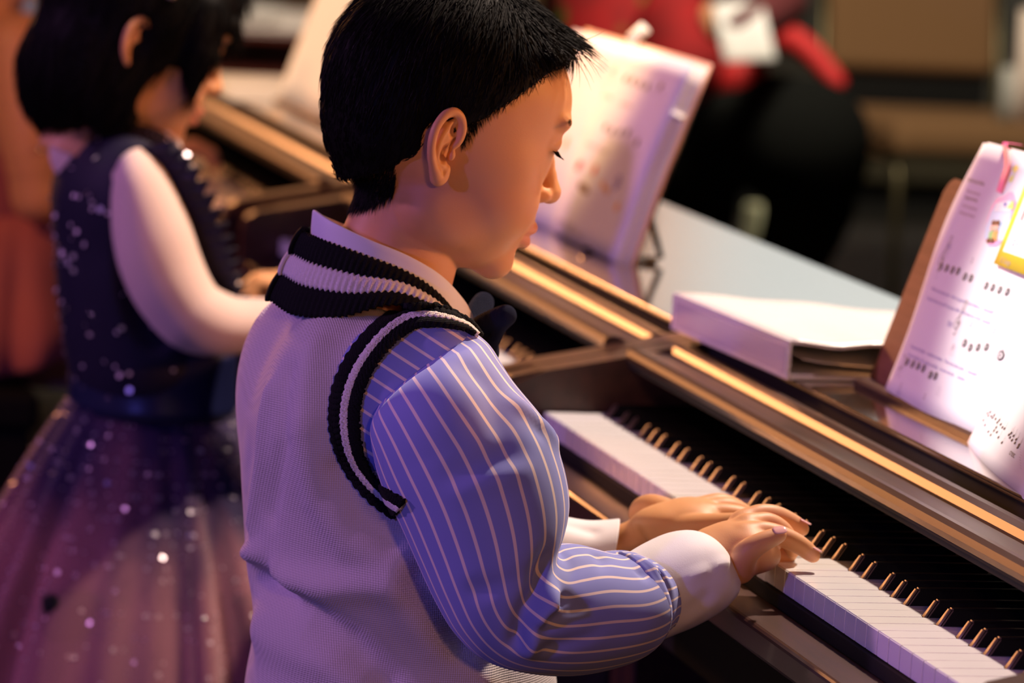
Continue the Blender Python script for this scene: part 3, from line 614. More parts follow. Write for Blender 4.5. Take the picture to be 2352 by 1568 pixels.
class Head:
    """child's head in a local frame (x right, f forward, u up) pitched by th about the ear line"""
    def __init__(s, o, th, yaw=0, roll=0, sc=1.0):
        s.o = np.array(o, float); s.R = np.array(Matrix.Rotation(yaw, 3, 'Z') @ Matrix.Rotation(roll, 3, 'Y') @ Matrix.Rotation(-th, 3, 'X')); s.sc = sc
    def W(s, V): return (np.asarray(V) * s.sc) @ s.R.T + s.o
    def loc(s, V): return ((np.asarray(V) - s.o) @ s.R) / s.sc
def build_head(H, h=.0013, ears=(1, -1), neck=None):
    """sculpt in local coordinates; returns world verts, faces"""
    v = Vol((-.086, -.098, -.125), (.086, .122, .130), h)
    v.ell((0, .007, .046), (.0735, .0880, .0755))
    v.ell((0, -.026, .010), (.060, .0400, .046), .02)
    v.ell((0, .030, .006), (.0655, .0640, .070), .02)
    v.ell((0, .040, -.040), (.050, .050, .044), .018)
    for sx in (1, -1):
        v.ell((sx * .034, .0540, -.024), (.029, .0330, .031), .012)
        v.ell((sx * .044, .0440, .004), (.020, .030, .020), .012)
        v.ell((sx * .040, .018, -.046), (.018, .030, .024), .012)
    v.ell((0, .070, -.036), (.026, .026, .026), .010)
    v.ell((0, .0745, -.071), (.018, .0155, .0145), .010)
    v.ell((0, .052, .050), (.055, .0455, .040), .012)
    for sx in (1, -1):
        v.ell((sx * .029, .1035, .0270), (.017, .0125, .0115), .010, '-')
        v.ell((sx * .0300, .0785, .0270), (.0140, .0145, .0125), .004)
        v.ell((sx * .027, .0880, .0430), (.018, .008, .0065), .008)
    v.chain([(0, .0885, .032), (0, .0925, .016), (0, .1000, -.004), (0, .1025, -.0100)], [.0058, .0055, .0068, .0085], .007, sm=8)
    v.ell((0, .1020, -.0118), (.0092, .0088, .0078), .003)
    for sx in (1, -1):
        v.ell((sx * .0100, .0945, -.0140), (.0062, .0080, .0060), .0035)
        v.ell((sx * .0055, .0985, -.0212), (.0030, .0042, .0030), .002, '-')
    # lips
    v.chain([(-.0215, .0815, -.0455), (-.012, .0905, -.0422), (-.004, .0955, -.0402), (0, .0947, -.0408), (.004, .0955, -.0402), (.012, .0905, -.0422), (.0215, .0815, -.0455)], [.0020, .0036, .0044, .0040, .0044, .0036, .0020], .004, sm=24)
    v.chain([(-.0200, .0820, -.0475), (-.010, .0895, -.0508), (0, .0928, -.0518), (.010, .0895, -.0508), (.0200, .0820, -.0475)], [.0020, .0042, .0052, .0042, .0020], .004, sm=20)
    v.chain([(-.0215, .0870, -.0462), (-.011, .0975, -.0460), (0, .1025, -.0452), (.011, .0975, -.0460), (.0215, .0870, -.0462)], [.0010, .0016, .0018, .0016, .0010], .0016, '-', sm=20)
    v.ell((0, .1000, -.0635), (.016, .0055, .0040), .008, '-')
    # lid creases and lash slit
    for sx in (1, -1):
        v.chain([(sx * .0165, .0875, .0285), (sx * .024, .0940, .0325), (sx * .033, .0935, .0320), (sx * .0430, .0845, .0265)], [.0008] * 4, .0014, '-', sm=16)
        v.chain([(sx * .0180, .0870, .0225), (sx * .025, .0927, .0205), (sx * .033, .0920, .0198), (sx * .0425, .0845, .0205)], [.0011, .0013, .0013, .0009], .0010, '-', sm=16)
    if neck is not None:
        P = [H.loc(np.array(p)[None])[0] for p in neck[0]]; v.chain(P, neck[1], .014, sm=10)
    out = [v.mesh(1)]
    # ears, modelled finer
    ear = Vol((.052, -.034, -.038), (.100, .024, .046), .00075)
    def E(f, u, x): return (x, f, u)
    rim = [(.004, .003, .0735), (.0085, .010, .0745), (.0090, .020, .0755), (.0040, .029, .0775), (-.0045, .0325, .0800), (-.0130, .0280, .0835), (-.0185, .0170, .0860), (-.0190, .0050, .0865), (-.0160, -.0060, .0850), (-.0105, -.0150, .0815), (-.0050, -.0215, .0780)]
    ear.chain([E(*p) for p in rim], [.0022, .0028, .0030, .0032, .0034, .0034, .0034, .0033, .0032, .0034, .0042], .002, sm=60)
    ear.chain([E(-.0050, -.0200, .0770), E(-.0015, -.0255, .0750), E(.0030, -.0225, .0735), E(.0045, -.0150, .0720)], [.0046, .0052, .0048, .0040], .004, sm=14)
    ear.chain([E(-.002, .024, .0765), E(-.0085, .0150, .0790), E(-.0110, .0030, .0800), E(-.0085, -.0070, .0785), E(-.0030, -.0135, .0755)], [.0028, .0034, .0036, .0034, .0030], .003, sm=24)
    ear.chain([E(.000, .018, .0725), E(-.008, .008, .0740), E(-.007, -.006, .0735), E(-.001, -.016, .072)], [.006, .0075, .0070, .006], .004, sm=16)
    ear.chain([E(-.010, .020, .0760), E(-.013, .004, .0775), E(-.009, -.010, .0755)], [.0035, .0038, .0038], .003, sm=16)
    ear.chain([E(-.004, .012, .060), E(-.005, -.006, .060)], [.011, .010], .004)
    ear.ell(E(-.0015, -.0030, .0795), (.0065, .0058, .0085), .0025, '-')
    ear.ell(E(.0005, .0175, .0800), (.0050, .0042, .0070), .0020, '-')
    ear.ell(E(.0055, -.0030, .0745), (.0042, .0035, .0048), .002)
    ear.ell(E(-.001, -.002, .071), (.003, .003, .0035), .001, '-')
    Ve, Fe = ear.mesh(1); Ve = (Ve - np.array([.070, 0, 0])) * np.array([.95, .80, .87]) + np.array([.070, -.001, .002])
    for sx in ears:
        if sx == 1: out.append((Ve, Fe))
        else: out.append((Ve * np.array([-1, 1, 1]), Fe[:, ::-1]))
    V, F = merge(out)
    return V, F
def head_tint(P):
    """lips get the lip colour, cheeks a touch"""
    x, f, u = P.T
    lip = (np.abs(x) < .0205) & (f > .083)
    up = (u < -.0368 + .06 * np.abs(x) * 0) & (u > -.0462) ; lo = (u <= -.0462) & (u > -.0572 + .25 * np.abs(x))
    w_ = np.where(lip & (up | lo), 1.0, 0.0) * np.clip((.0215 - np.abs(x)) / .003, 0, 1)
    ch = .14 * np.exp(-(((np.abs(x) - .045) / .022) ** 2 + ((u + .022) / .022) ** 2))
    return np.maximum(w_ * .5, ch)

def strands(roots, dirs, lens, wid, curl, name, m, parent, seg=4, sag=0.0, seed=1):
    """tapered hair strands: root points, start directions, gravity/comb curl vectors"""
    R = np.array(roots); D = np.array(dirs); L = np.array(lens)[:, None]; Wd = np.array(wid)[:, None]; Cu = np.array(curl); n = len(R)
    D /= np.linalg.norm(D, axis=1, keepdims=True) + 1e-9
    rs = np.random.RandomState(seed); side = np.cross(D, rs.randn(n, 3)); side /= np.linalg.norm(side, axis=1, keepdims=True) + 1e-9; up = np.cross(D, side)
    ring = []; P = R.copy(); d = D.copy()
    for k in range(seg + 1):
        t = k / seg; w_ = Wd * (1 - t) ** .7 + 2e-5
        ring.append([P + side * w_, P - side * w_ * .5 + up * w_ * .6, P - side * w_ * .5 - up * w_ * .6])
        P = P + d * L / seg; d = d + Cu / seg; d /= np.linalg.norm(d, axis=1, keepdims=True) + 1e-9
    V = np.stack([np.stack(r, 1) for r in ring], 1).reshape(-1, 3)   # n, seg+1, 3
    base = (np.arange(n) * (seg + 1) * 3)[:, None]
    F = []
    for k in range(seg):
        for j in range(3):
            a = k * 3 + j; b = k * 3 + (j + 1) % 3; F.append(np.concatenate([base + a, base + b, base + b + 3, base + a + 3], 1))
    return V, np.concatenate(F)

def knit_mat(name, color, scale=700, rows=0.35, c2=None):
    m = mat(name, color, 0.9, 0.10, sheen=.25 if color[0] > .3 else 0); nt = m.node_tree; L = nt.links.new; b = nt.nodes['Principled BSDF']
    tc = nd(nt, 'ShaderNodeTexCoord'); mp = nd(nt, 'ShaderNodeMapping'); mp.inputs['Scale'].default_value = (1, 1, 1)
    w1 = nd(nt, 'ShaderNodeTexWave', bands_direction='Z'); w1.inputs['Scale'].default_value = scale / 6.28; w1.inputs['Distortion'].default_value = .6; w1.inputs['Detail Scale'].default_value = 3
    w2 = nd(nt, 'ShaderNodeTexWave', bands_direction='Y'); w2.inputs['Scale'].default_value = scale / 6.28; w2.inputs['Distortion'].default_value = .6; w2.inputs['Detail Scale'].default_value = 3
    ad = nd(nt, 'ShaderNodeMath', operation='ADD'); bp = nd(nt, 'ShaderNodeBump'); bp.inputs['Strength'].default_value = rows; bp.inputs['Distance'].default_value = .0012
    for w_ in (w1, w2): L(tc.outputs['Object'], w_.inputs['Vector'])
    L(w1.outputs['Fac'], ad.inputs[0]); L(w2.outputs['Fac'], ad.inputs[1]); L(ad.outputs[0], bp.inputs['Height']); L(bp.outputs[0], b.inputs['Normal'])
    mr = nd(nt, 'ShaderNodeMapRange'); mr.inputs['From Min'].default_value = 0; mr.inputs['From Max'].default_value = 1.2; mr.inputs['To Min'].default_value = .86
    mx = nd(nt, 'ShaderNodeMix', data_type='RGBA', blend_type='MULTIPLY'); mx.inputs[0].default_value = 1; mx.inputs[6].default_value = (*color, 1)
    L(ad.outputs[0], mr.inputs['Value']); L(mr.outputs[0], mx.inputs[7]); L(mx.outputs[2], b.inputs['Base Color'])
    return m
def stripe_mat(name, base, line, n, width, bumpy=True, vdir=False):
    m = mat(name, base, 0.75, 0.25, sheen=.15); nt = m.node_tree; L = nt.links.new; b = nt.nodes['Principled BSDF']
    uvn = nd(nt, 'ShaderNodeUVMap'); sp = nd(nt, 'ShaderNodeSeparateXYZ'); L(uvn.outputs[0], sp.inputs[0])
    mu = nd(nt, 'ShaderNodeMath', operation='MULTIPLY'); mu.inputs[1].default_value = n; L(sp.outputs[1 if vdir else 0], mu.inputs[0])
    fr = nd(nt, 'ShaderNodeMath', operation='FRACT'); L(mu.outputs[0], fr.inputs[0])
    s1 = nd(nt, 'ShaderNodeMath', operation='SUBTRACT'); s1.inputs[1].default_value = .5; L(fr.outputs[0], s1.inputs[0])
    ab = nd(nt, 'ShaderNodeMath', operation='ABSOLUTE'); L(s1.outputs[0], ab.inputs[0])
    mr = nd(nt, 'ShaderNodeMapRange'); mr.inputs['From Min'].default_value = width / 2; mr.inputs['From Max'].default_value = width / 2 + .035; mr.inputs['To Min'].default_value = 1; mr.inputs['To Max'].default_value = 0
    L(ab.outputs[0], mr.inputs['Value']); mx = nd(nt, 'ShaderNodeMix', data_type='RGBA'); mx.inputs[6].default_value = (*base, 1); mx.inputs[7].default_value = (*line, 1)
    L(mr.outputs[0], mx.inputs[0]); L(mx.outputs[2], b.inputs['Base Color'])
    return m

def tube_rings(stations, nr, na):
    """stations: (A, B, lateral radius) 3D points A, B on the two outlines; returns rings (nr, na, 3)"""
    A = catmull([s[0] for s in stations], nr); B = catmull([s[1] for s in stations], nr); R = catmull([[s[2]] for s in stations], nr)[:, 0]
    c = (A + B) / 2; p = (B - A) / 2; T = np.gradient(c, axis=0); q = np.cross(T, p); q /= np.linalg.norm(q, axis=1, keepdims=True)
    sgn = np.sign(q[:, 0])[:, None]; sgn[sgn == 0] = 1; q = q * sgn
    a = np.linspace(0, 2 * np.pi, na, endpoint=False)
    return c[:, None] + p[:, None] * np.cos(a)[None, :, None] + q[:, None] * R[:, None, None] * np.sin(a)[None, :, None], c
def ring_mesh(name, G, m, parent, closed=True, thick=0.0, smooth=True, uv=True):
    nr, na = G.shape[:2]; V = G.reshape(-1, 3); F = []; UV = []
    e = na if closed else na - 1
    for i in range(nr - 1):
        for j in range(e):
            j2 = (j + 1) % na; F.append((i * na + j, i * na + j2, (i + 1) * na + j2, (i + 1) * na + j)); UV.append(((j / e, i / (nr - 1)), ((j + 1) / e, i / (nr - 1)), ((j + 1) / e, (i + 1) / (nr - 1)), (j / e, (i + 1) / (nr - 1))))
    ob = from_np(name, V, F, m, parent, smooth)
    if uv:
        lay = ob.data.uv_layers.new(name='UVMap'); lay.data.foreach_set('uv', np.array(UV, dtype=np.float32).reshape(-1))
    if thick: md = ob.modifiers.new('solid', 'SOLIDIFY'); md.thickness = thick; md.offset = -1
    return ob
def fold(P, N, lines):
    """displace points along normals by gaussian ridges along 3D polylines: (points, width, amplitude)"""
    D = np.zeros(len(P))
    for pts, w_, am in lines:
        pts = [np.array(p, float) for p in pts]; best = np.full(len(P), 1e9)
        for a, b in zip(pts[:-1], pts[1:]):
            d = b - a; t = np.clip(((P - a) @ d) / (d @ d + 1e-12), 0, 1); best = np.minimum(best, np.linalg.norm(P - a - t[:, None] * d, axis=1))
        D += am * np.exp(-(best / w_) ** 2)
    return P + N * D[:, None]
def mesh_normals(V, F):
    n = np.zeros_like(V); Q = V[F]; fn = np.cross(Q[:, 2] - Q[:, 0], Q[:, 3] - Q[:, 1])
    for k in range(4): np.add.at(n, F[:, k], fn)
    return n / (np.linalg.norm(n, axis=1, keepdims=True) + 1e-12)
# ------------------------------------------------------------------ the boy
BX = .58
boy = empty('person', 'boy in cream knitted vest and striped blue shirt with bow tie playing the nearest piano', 'person', (BX, -.26, 0))
def B(o): o.parent = boy; o.matrix_parent_inverse = Matrix.Translation(-boy.location); return o
H = Head((BX, -.257, 1.030), math.radians(12.5), 0, 0)
NECK = ([(BX, -.262, .985), (BX, -.272, .950), (BX, -.286, .905)], [.042, .0445, .050])
hv, hf = build_head(H, .0012, neck=NECK)
tintv = head_tint(hv); parts = [(H.W(hv), hf)]
# --- right hand (near): wrist, palm, fingers
def hand(V, d):
    V.chain(d['arm'], d['arm_r'], .006, sm=10)
    for c, r, R in d['palm']: V.ell(c, r, .010, R=R)
    for pts, rs in d['fingers']: V.chain(pts, rs, .0045, sm=18)
Rh = Vol((.63, -.125, .680), (.79, .050, .800), .0011)
def A(u, v, x): return tuple(at(u, v, 0, x))
mcp = [A(1704, 1200, .700), A(1716, 1208, .716), A(1712, 1232, .731), A(1700, 1262, .744)]
hand(Rh, dict(arm=[A(1560, 1352, .735), A(1620, 1315, .727), A(1662, 1285, .722)], arm_r=[.024, .0215, .0200],
    palm=[(A(1690, 1262, .722), (.030, .034, .0165), rot(-.10, .12, 0)), (A(1712, 1235, .722), (.028, .020, .012), None)],
    fingers=[([mcp[0], A(1742, 1182, .697), A(1780, 1184, .695), A(1818, 1200, .694), A(1842, 1215, .694)], [.0080, .0072, .0072, .0064, .0054]),
             ([mcp[1], A(1760, 1200, .712), A(1792, 1216, .712), A(1812, 1240, .711), A(1822, 1264, .711)], [.0080, .0072, .0070, .0062, .0054]),
             ([mcp[2], A(1750, 1222, .730), A(1796, 1232, .731), A(1838, 1252, .733), A(1868, 1276, .735)], [.0080, .0076, .0072, .0064, .0053]),
             ([A(1700, 1310, .742), A(1708, 1282, .752), A(1722, 1262, .756), A(1752, 1244, .757), A(1790, 1228, .756)], [.0100, .0090, .0080, .0068, .0055]),
             ([A(1668, 1292, .700), A(1712, 1290, .694), A(1750, 1282, .690), A(1785, 1276, .690), A(1812, 1270, .692)], [.012, .0105, .0088, .0078, .0066])]))
for p in mcp[:3]: Rh.ell(p, (.0085, .0085, .0080), .006)
parts.append(Rh.mesh(1))
# --- left hand (far)
Lh = Vol((.50, -.170, .680), (.70, .050, .800), .0011)
hand(Lh, dict(arm=[A(1330, 1268, .560), A(1420, 1258, .566), A(1490, 1232, .576)], arm_r=[.0175, .0165, .0168],
    palm=[(A(1560, 1195, .590), (.032, .034, .0150), rot(.05, -.10, 0)), (A(1600, 1185, .595), (.032, .020, .012), None)],
    fingers=[([A(1540, 1180, .560), A(1500, 1165, .545), A(1478, 1168, .535), A(1470, 1182, .532), A(1490, 1190, .530)], [.0105, .0098, .0088, .0080, .0068]),
             ([A(1600, 1172, .575), A(1650, 1158, .572), A(1690, 1170, .571), A(1712, 1190, .570)], [.0090, .0082, .0075, .0062]),
             ([A(1610, 1178, .590), A(1665, 1168, .589), A(1705, 1180, .588), A(1728, 1200, .588)], [.0090, .0084, .0076, .0062]),
             ([A(1612, 1186, .606), A(1665, 1182, .608), A(1712, 1190, .610), A(1740, 1208, .611)], [.0090, .0082, .0075, .0062]),
             ([A(1520, 1222, .600), A(1590, 1212, .622), A(1650, 1206, .636), A(1700, 1200, .645)], [.0120, .0100, .0086, .0070])]))
parts.append(Lh.mesh(1))
V, F = merge(parts); n0 = len(hv); body = B(from_np('body', V, F, skin))
tv = np.zeros(len(V)); tv[:n0] = tintv; set_tint(body, lambda P: tv)
# nails
def nail(c, nrm, fw, w_=.0042, l_=.0052):
    c = Vector(c); n = Vector(nrm).normalized(); f = Vector(fw); f = (f - n * f.dot(n)).normalized(); s_ = n.cross(f)
    bm = bmesh.new(); G = [[bm.verts.new(c + s_ * (w_ * math.sin(a)) * math.sqrt(max(0, 1 - (t * .92) ** 4)) + f * l_ * t + n * (.0012 * math.cos(a * .9) - .0004)) for a in np.linspace(-1.2, 1.2, 8)] for t in np.linspace(-1, 1, 8)]
    for i in range(7):
        for j in range(7): bm.faces.new((G[i][j], G[i + 1][j], G[i + 1][j + 1], G[i][j + 1])).smooth = True
    o = fin('fingernail', bm, nail_m, smooth=True); B(o); md = o.modifiers.new('s', 'SOLIDIFY'); md.thickness = .0005; return o
pk = Vector(A(1790, 1228, .756)); nail(pk + Vector((.0032, -.001, .0042)), (.55, -.1, .83), (0, 1, .12))
rg = Vector(A(1866, 1273, .735)); nail(rg + Vector((.001, .0022, .0046)), (.15, .45, .9), (0, .8, -.6), .0040, .0048)
ix = Vector(A(1842, 1213, .697)); nail(ix + Vector((.0005, .002, .0052)), (.1, .4, .9), (0, .8, -.55), .0040, .0048)
# eyes, lashes, brows
for sx in (1, -1):
    e = Vol((sx * .031 - .016, .060, 0.010), (sx * .031 + .016, .097, .044), .0012); e.ell((sx * .0305, .0790, .0255), (.0118, .0118, .0118)); v_, f_ = e.mesh(0)
    B(from_np('eyeball', H.W(v_), f_, eye_m))
    bm = bmesh.new(); P = catmull([(sx * .0170, .0865, .0220), (sx * .024, .0923, .0208), (sx * .033, .0920, .0200), (sx * .0440, .0847, .0208)], 16); tube(bm, H.W(P), [.0003 + .0006 * math.sin(math.pi * i / 15) for i in range(16)], 6)
    r3 = np.random.RandomState(5)
    for i in range(26):
        t = i / 25; p = catmull([(sx * .0180, .0875, .0220), (sx * .024, .0930, .0208), (sx * .033, .0927, .0200), (sx * .0430, .0857, .0208)], 26)[i]
        q = p + np.array([sx * .0012 * (t - .3) * 3, .0050, -.0038]) * (.8 + .3 * r3.rand()); mid = (p + q) / 2 + np.array([0, .0004, -.0010]); tube(bm, H.W([p, mid, q]), [.00022, .00018, .00005], 4)
    B(fin('eyelashes', bm, lash_m))
    ro, di, le = [], [], []
    for i in range(90):
        t = r3.rand(); x = .0135 + .034 * t; u = .0415 + .0045 * math.sin(t * 2.6) + (r3.rand() - .5) * .0046 * (1 - .5 * t)
        f = .0935 - 26 * (x / 1) ** 3 * .55; ro.append((sx * x, f, u)); di.append((sx * .9, -.10 - .5 * t, .25 - .5 * t)); le.append(.0065)
    v_, f_ = strands(H.W(ro), np.array(di) @ H.R.T, le, [.00022] * len(ro), np.zeros((len(ro), 3)), '', None, None)
    B(from_np('eyebrow', v_, f_, lash_m))

# --- hair: a shaped cap plus combed strands
hc = Vol((-.092, -.104, -.070), (.092, .120, .140), .0016)
hc.ell((0, .005, .049), (.0775, .0925, .0815))
hc.ell((0, -.031, .008), (.0650, .0480, .052), .02)
hc.ell((0, .060, .082), (.050, .040, .026), .012)
hc.ell((0, -.022, -.036), (.052, .0315, .046), .016)
hc.ell((.0, .052, -.050), (.30, .066, .066), .004, '-')                       # clear the cheek and jaw
_f = hc.ax[1][None, :, None]; _u = hc.ax[2][None, None, :]
hc.F = np.maximum(hc.F, ((_f - _u + .013) / 1.414).astype(np.float32)); hc.F = np.maximum(hc.F, (_f - .020).astype(np.float32) * (_u < .02) - 1.0 * (_u >= .02))
for sx in (1, -1): hc.ell((sx * .078, -.006, -.004), (.020, .018, .030), .003, '-', R=rot(.2, 0, 0))
hc.ell((0, .012, -.086), (.2, .050, .054), .004, '-')
cv, cf = hc.mesh(1); CW = H.W(cv)
rs = np.random.RandomState(11); nrm = mesh_normals(cv, cf)
cen = cv[cf].mean(1); cn = nrm[cf].mean(1); out = (((cen - np.array([0, .0, .035])) * cn).sum(1) > .2 * np.linalg.norm(cen - np.array([0, 0, .035]), axis=1))
ids = np.where(out)[0]; pick = rs.choice(ids, 9000)
ro = cen[pick] + rs.randn(len(pick), 3) * .0006; nn = cn[pick]; x, f, u = ro.T
comb = np.stack([x * 1.5, -.10 + 0 * f, -1.0 + 0 * u], 1)                           # sides and back: down
front = np.clip((f - .02) / .05, 0, 1) * np.clip((u - .05) / .03, 0, 1)
comb = comb * (1 - front[:, None]) + np.stack([x * 3.0 + .05, 1.0 + 0 * f, -.25 - 1.2 * np.clip((f - .07) / .03, 0, 1)], 1) * front[:, None]
comb += rs.randn(len(pick), 3) * .14
comb -= nn * (comb * nn).sum(1)[:, None]; comb /= np.linalg.norm(comb, axis=1, keepdims=True) + 1e-9
lift = .20 + .25 * front; D = comb + nn * lift[:, None]
side_low = np.clip((.045 - u) / .05, 0, 1); ln = .020 * (1 - side_low) + .0065 * side_low + .008 * front; ln = np.where((f - u > -.040) & (np.abs(x) > .035), .0085, ln); ln *= .7 + .6 * rs.rand(len(pick))
cur = comb * .3 - nn * (.35 + .9 * np.clip((.045 - u) / .05, 0, 1))[:, None]
sv, sf = strands(H.W(ro), D @ H.R.T, ln, np.full(len(ro), .0005), cur @ H.R.T, '', None, None, seg=4)
# fringe clumps hanging over the forehead
ro, di, le, wd, cu = [], [], [], [], []
for c in range(46):
    cx = -.060 + .120 * (c + rs.rand() * .6) / 46; near = 1 - abs(cx) / .085
    L0 = (.024 + .014 * rs.rand()) * (.55 + .45 * near); tipx = cx * .1 + rs.randn() * .004
    for k in range(26):
        ro.append((cx + rs.randn() * .0022, .074 + rs.randn() * .004 - abs(cx) * .35, .1010 + rs.randn() * .0022 - abs(cx) * .20)); di.append((cx * 1.6 + rs.randn() * .04, 1.0, -.04 + rs.randn() * .06))
        le.append(L0 * (.8 + .22 * rs.rand())); wd.append(.00055); cu.append((tipx * 8 + rs.randn() * .06, -.30 + rs.randn() * .08, -3.1 + rs.randn() * .25))
fv, ff = strands(H.W(ro), np.array(di) @ H.R.T, le, wd, np.array(cu) @ H.R.T, '', None, None, seg=7)
# temple and sideburn wisps
ro, di, le, wd, cu = [], [], [], [], []
tl = catmull([(.045, .0755, .088), (.058, .0531, .0702), (.066, .0372, .0544), (.071, .022, .0344), (.0725, .0150, .0200), (.0725, .0110, .008)], 60)
for i in range(1500):
    p = tl[rs.randint(60)]; s_ = rs.rand(); sx = 1 if rs.rand() < .75 else -1
    ro.append((sx * (p[0] + .0005), p[1] - s_ * .012, p[2] + s_ * .010)); di.append((sx * .15, .45 + rs.randn() * .15, -.9)); le.append(.0055 + .006 * rs.rand() * (1 if p[2] > .04 else .6)); wd.append(.00024); cu.append((-sx * .4, 0, -.2))
# nape wisps
for i in range(4500):
    a = rs.uniform(-1.35, 1.35); uu = -.060 + .020 * (a / 1.35) ** 2 + rs.rand() * .040
    ro.append((.052 * math.sin(a), -.020 - .045 * math.cos(a), uu)); di.append((.3 * math.sin(a), -.40 * math.cos(a), -1)); le.append(.005 + .006 * rs.rand()); wd.append(.00034); cu.append((0, .25, -.2))
hb = BVHTree.FromPolygons(hv[:len(hv)].tolist(), hf.tolist()); 
for i_ in range(len(ro)):
    p = Vector(ro[i_])
    if i_ < 1500: ro[i_] = tuple(hb.find_nearest(p)[0]); continue
    d_ = Vector((p.x, p.y, 0)).normalized(); h_ = hb.ray_cast(Vector((d_.x * .12, d_.y * .12, p.z)), -d_)[0]; ro[i_] = tuple(h_) if h_ is not None else tuple(p)
wv, wf = strands(H.W(ro), np.array(di) @ H.R.T, le, wd, np.array(cu) @ H.R.T, '', None, None, seg=3)
hV, hF = merge([(CW, cf), (sv, sf), (fv, ff), (wv, wf)])
B(from_np('hair', hV, hF, hair_m))

# --- knitted vest
cream = knit_mat('vest_knit', (0.70, 0.60, 0.60), 1200, .4)
T = Vol((BX - .205, -.42, .575), (BX + .205, -.10, .985), .0028)
def tc_(x, y, z): return (BX + x, y, z)
T.ell(tc_(0, -.250, .600), (.148, .118, .150)); T.ell(tc_(0, -.262, .735), (.150, .112, .150), .02)
T.ell(tc_(0, -.295, .812), (.144, .084, .100), .03)
for sx in (1, -1):
    T.chain([tc_(0, -.310, .862), tc_(sx * .07, -.300, .868), tc_(sx * .122, -.288, .874)], [.040, .040, .036], .02, sm=6)
    T.ell(tc_(sx * .06, -.332, .838), (.065, .044, .070), .02)
T.ell(tc_(0, -.245, .82), (.10, .05, .06), .03)
T.F = np.maximum(T.F, (.588 - T.ax[2])[None, None, :].astype(np.float32))
tv_, tf_ = T.mesh(2); tn = mesh_normals(tv_, tf_)
def q(u, v): 
    r = Vector(ray(u, v)).normalized(); h_ = bvh0.ray_cast(Vector(CAM_C), r); return h_[0] if h_[0] is not None else Vector(at(u, v, 0, .66))
bvh0 = BVHTree.FromPolygons(tv_.tolist(), tf_.tolist())
folds = [([q(558, 1290), q(640, 1330), q(760, 1350), q(900, 1340)], .012, .010), ([q(580, 1330), q(700, 1400), q(800, 1480), q(880, 1568)], .014, -.011),
         ([q(560, 1268), q(575, 1275)], .010, .010), ([q(590, 1335), q(640, 1360)], .012, -.010), ([q(600, 1450), q(760, 1530), q(820, 1568)], .018, .008),
         ([q(700, 1000), q(730, 1150), q(800, 1250), q(900, 1290)], .014, .006), ([q(780, 1080), q(830, 1180), q(900, 1240)], .010, -.006),
         ([q(620, 900), q(600, 1050), q(580, 1200)], .010, .005), ([q(660, 860), q(650, 1020), q(620, 1180)], .010, -.004), ([q(720, 800), q(700, 950)], .012, .004), ([q(930, 1380), q(1000, 1480), q(1100, 1560)], .016, .008), ([q(960, 1330), q(1060, 1480)], .012, -.008)]
tv_ = fold(tv_, tn, folds)
vest = B(from_np('knitted_vest', tv_, tf_, cream))
bvh = BVHTree.FromPolygons(tv_.tolist(), tf_.tolist())
def onv(u, v, fx=.70):
    r = Vector(ray(u, v)).normalized(); h_ = bvh.ray_cast(Vector(CAM_C), r); return h_[0] if h_[0] is not None else Vector(at(u, v, 0, fx))
blackk = knit_mat('rib_black', (0.008, 0.008, 0.009), 1900, .4); whitek = knit_mat('rib_white', (0.80, 0.72, 0.68), 1900, .3)
def ribband(name, O, I, widths, mats, rib, out, parent, nl=420, amp=.0012, puff=.0022, labels=None):
    """band between polylines O and I, split across into strips, each its own ribbed mesh"""
    O = catmull(O, nl); I = catmull(I, nl); s0 = 0; L = np.cumsum(np.r_[0, np.linalg.norm(np.diff((O + I) / 2, axis=0), axis=1)])
    first = None
    for k, (wd, mt) in enumerate(zip(widths, mats)):
        s1 = s0 + wd; n = 8; G = []
        for j in range(n + 1):
            t = j / n; s_ = s0 + (s1 - s0) * t; P = O * (1 - s_) + I * s_
            nrm = out(P); h_ = puff * (math.sin(math.pi * t) ** .6) + .0009 + amp * (.5 + .5 * np.sin(L / rib * 2 * np.pi)) * (math.sin(math.pi * min(1, max(0, t))) ** .3)
            edge = .0010 * np.sin(L / rib * 2 * np.pi)[:, None] * (I - O) / np.linalg.norm(I - O, axis=1, keepdims=True)
            G.append(P + nrm * h_[:, None] + edge * (1 if 0 < j < n else 1))
        G = np.array(G).transpose(1, 0, 2)
        o = ring_mesh(name, G, mt, parent, closed=False); md = o.modifiers.new('solid', 'SOLIDIFY'); md.thickness = .003; md.offset = -1
        s0 = s1
    return
# armhole ribbing
oc = [(1108, 772), (1080, 738), (1020, 708), (960, 698), (905, 712), (850, 755), (800, 818), (768, 890), (758, 960), (770, 1030), (800, 1090), (848, 1148), (905, 1192)]
ic = [(1085, 765), (1062, 756), (1015, 750), (960, 752), (920, 775), (880, 815), (845, 870), (826, 930), (824, 985), (832, 1040), (850, 1082), (880, 1118), (930, 1150)]
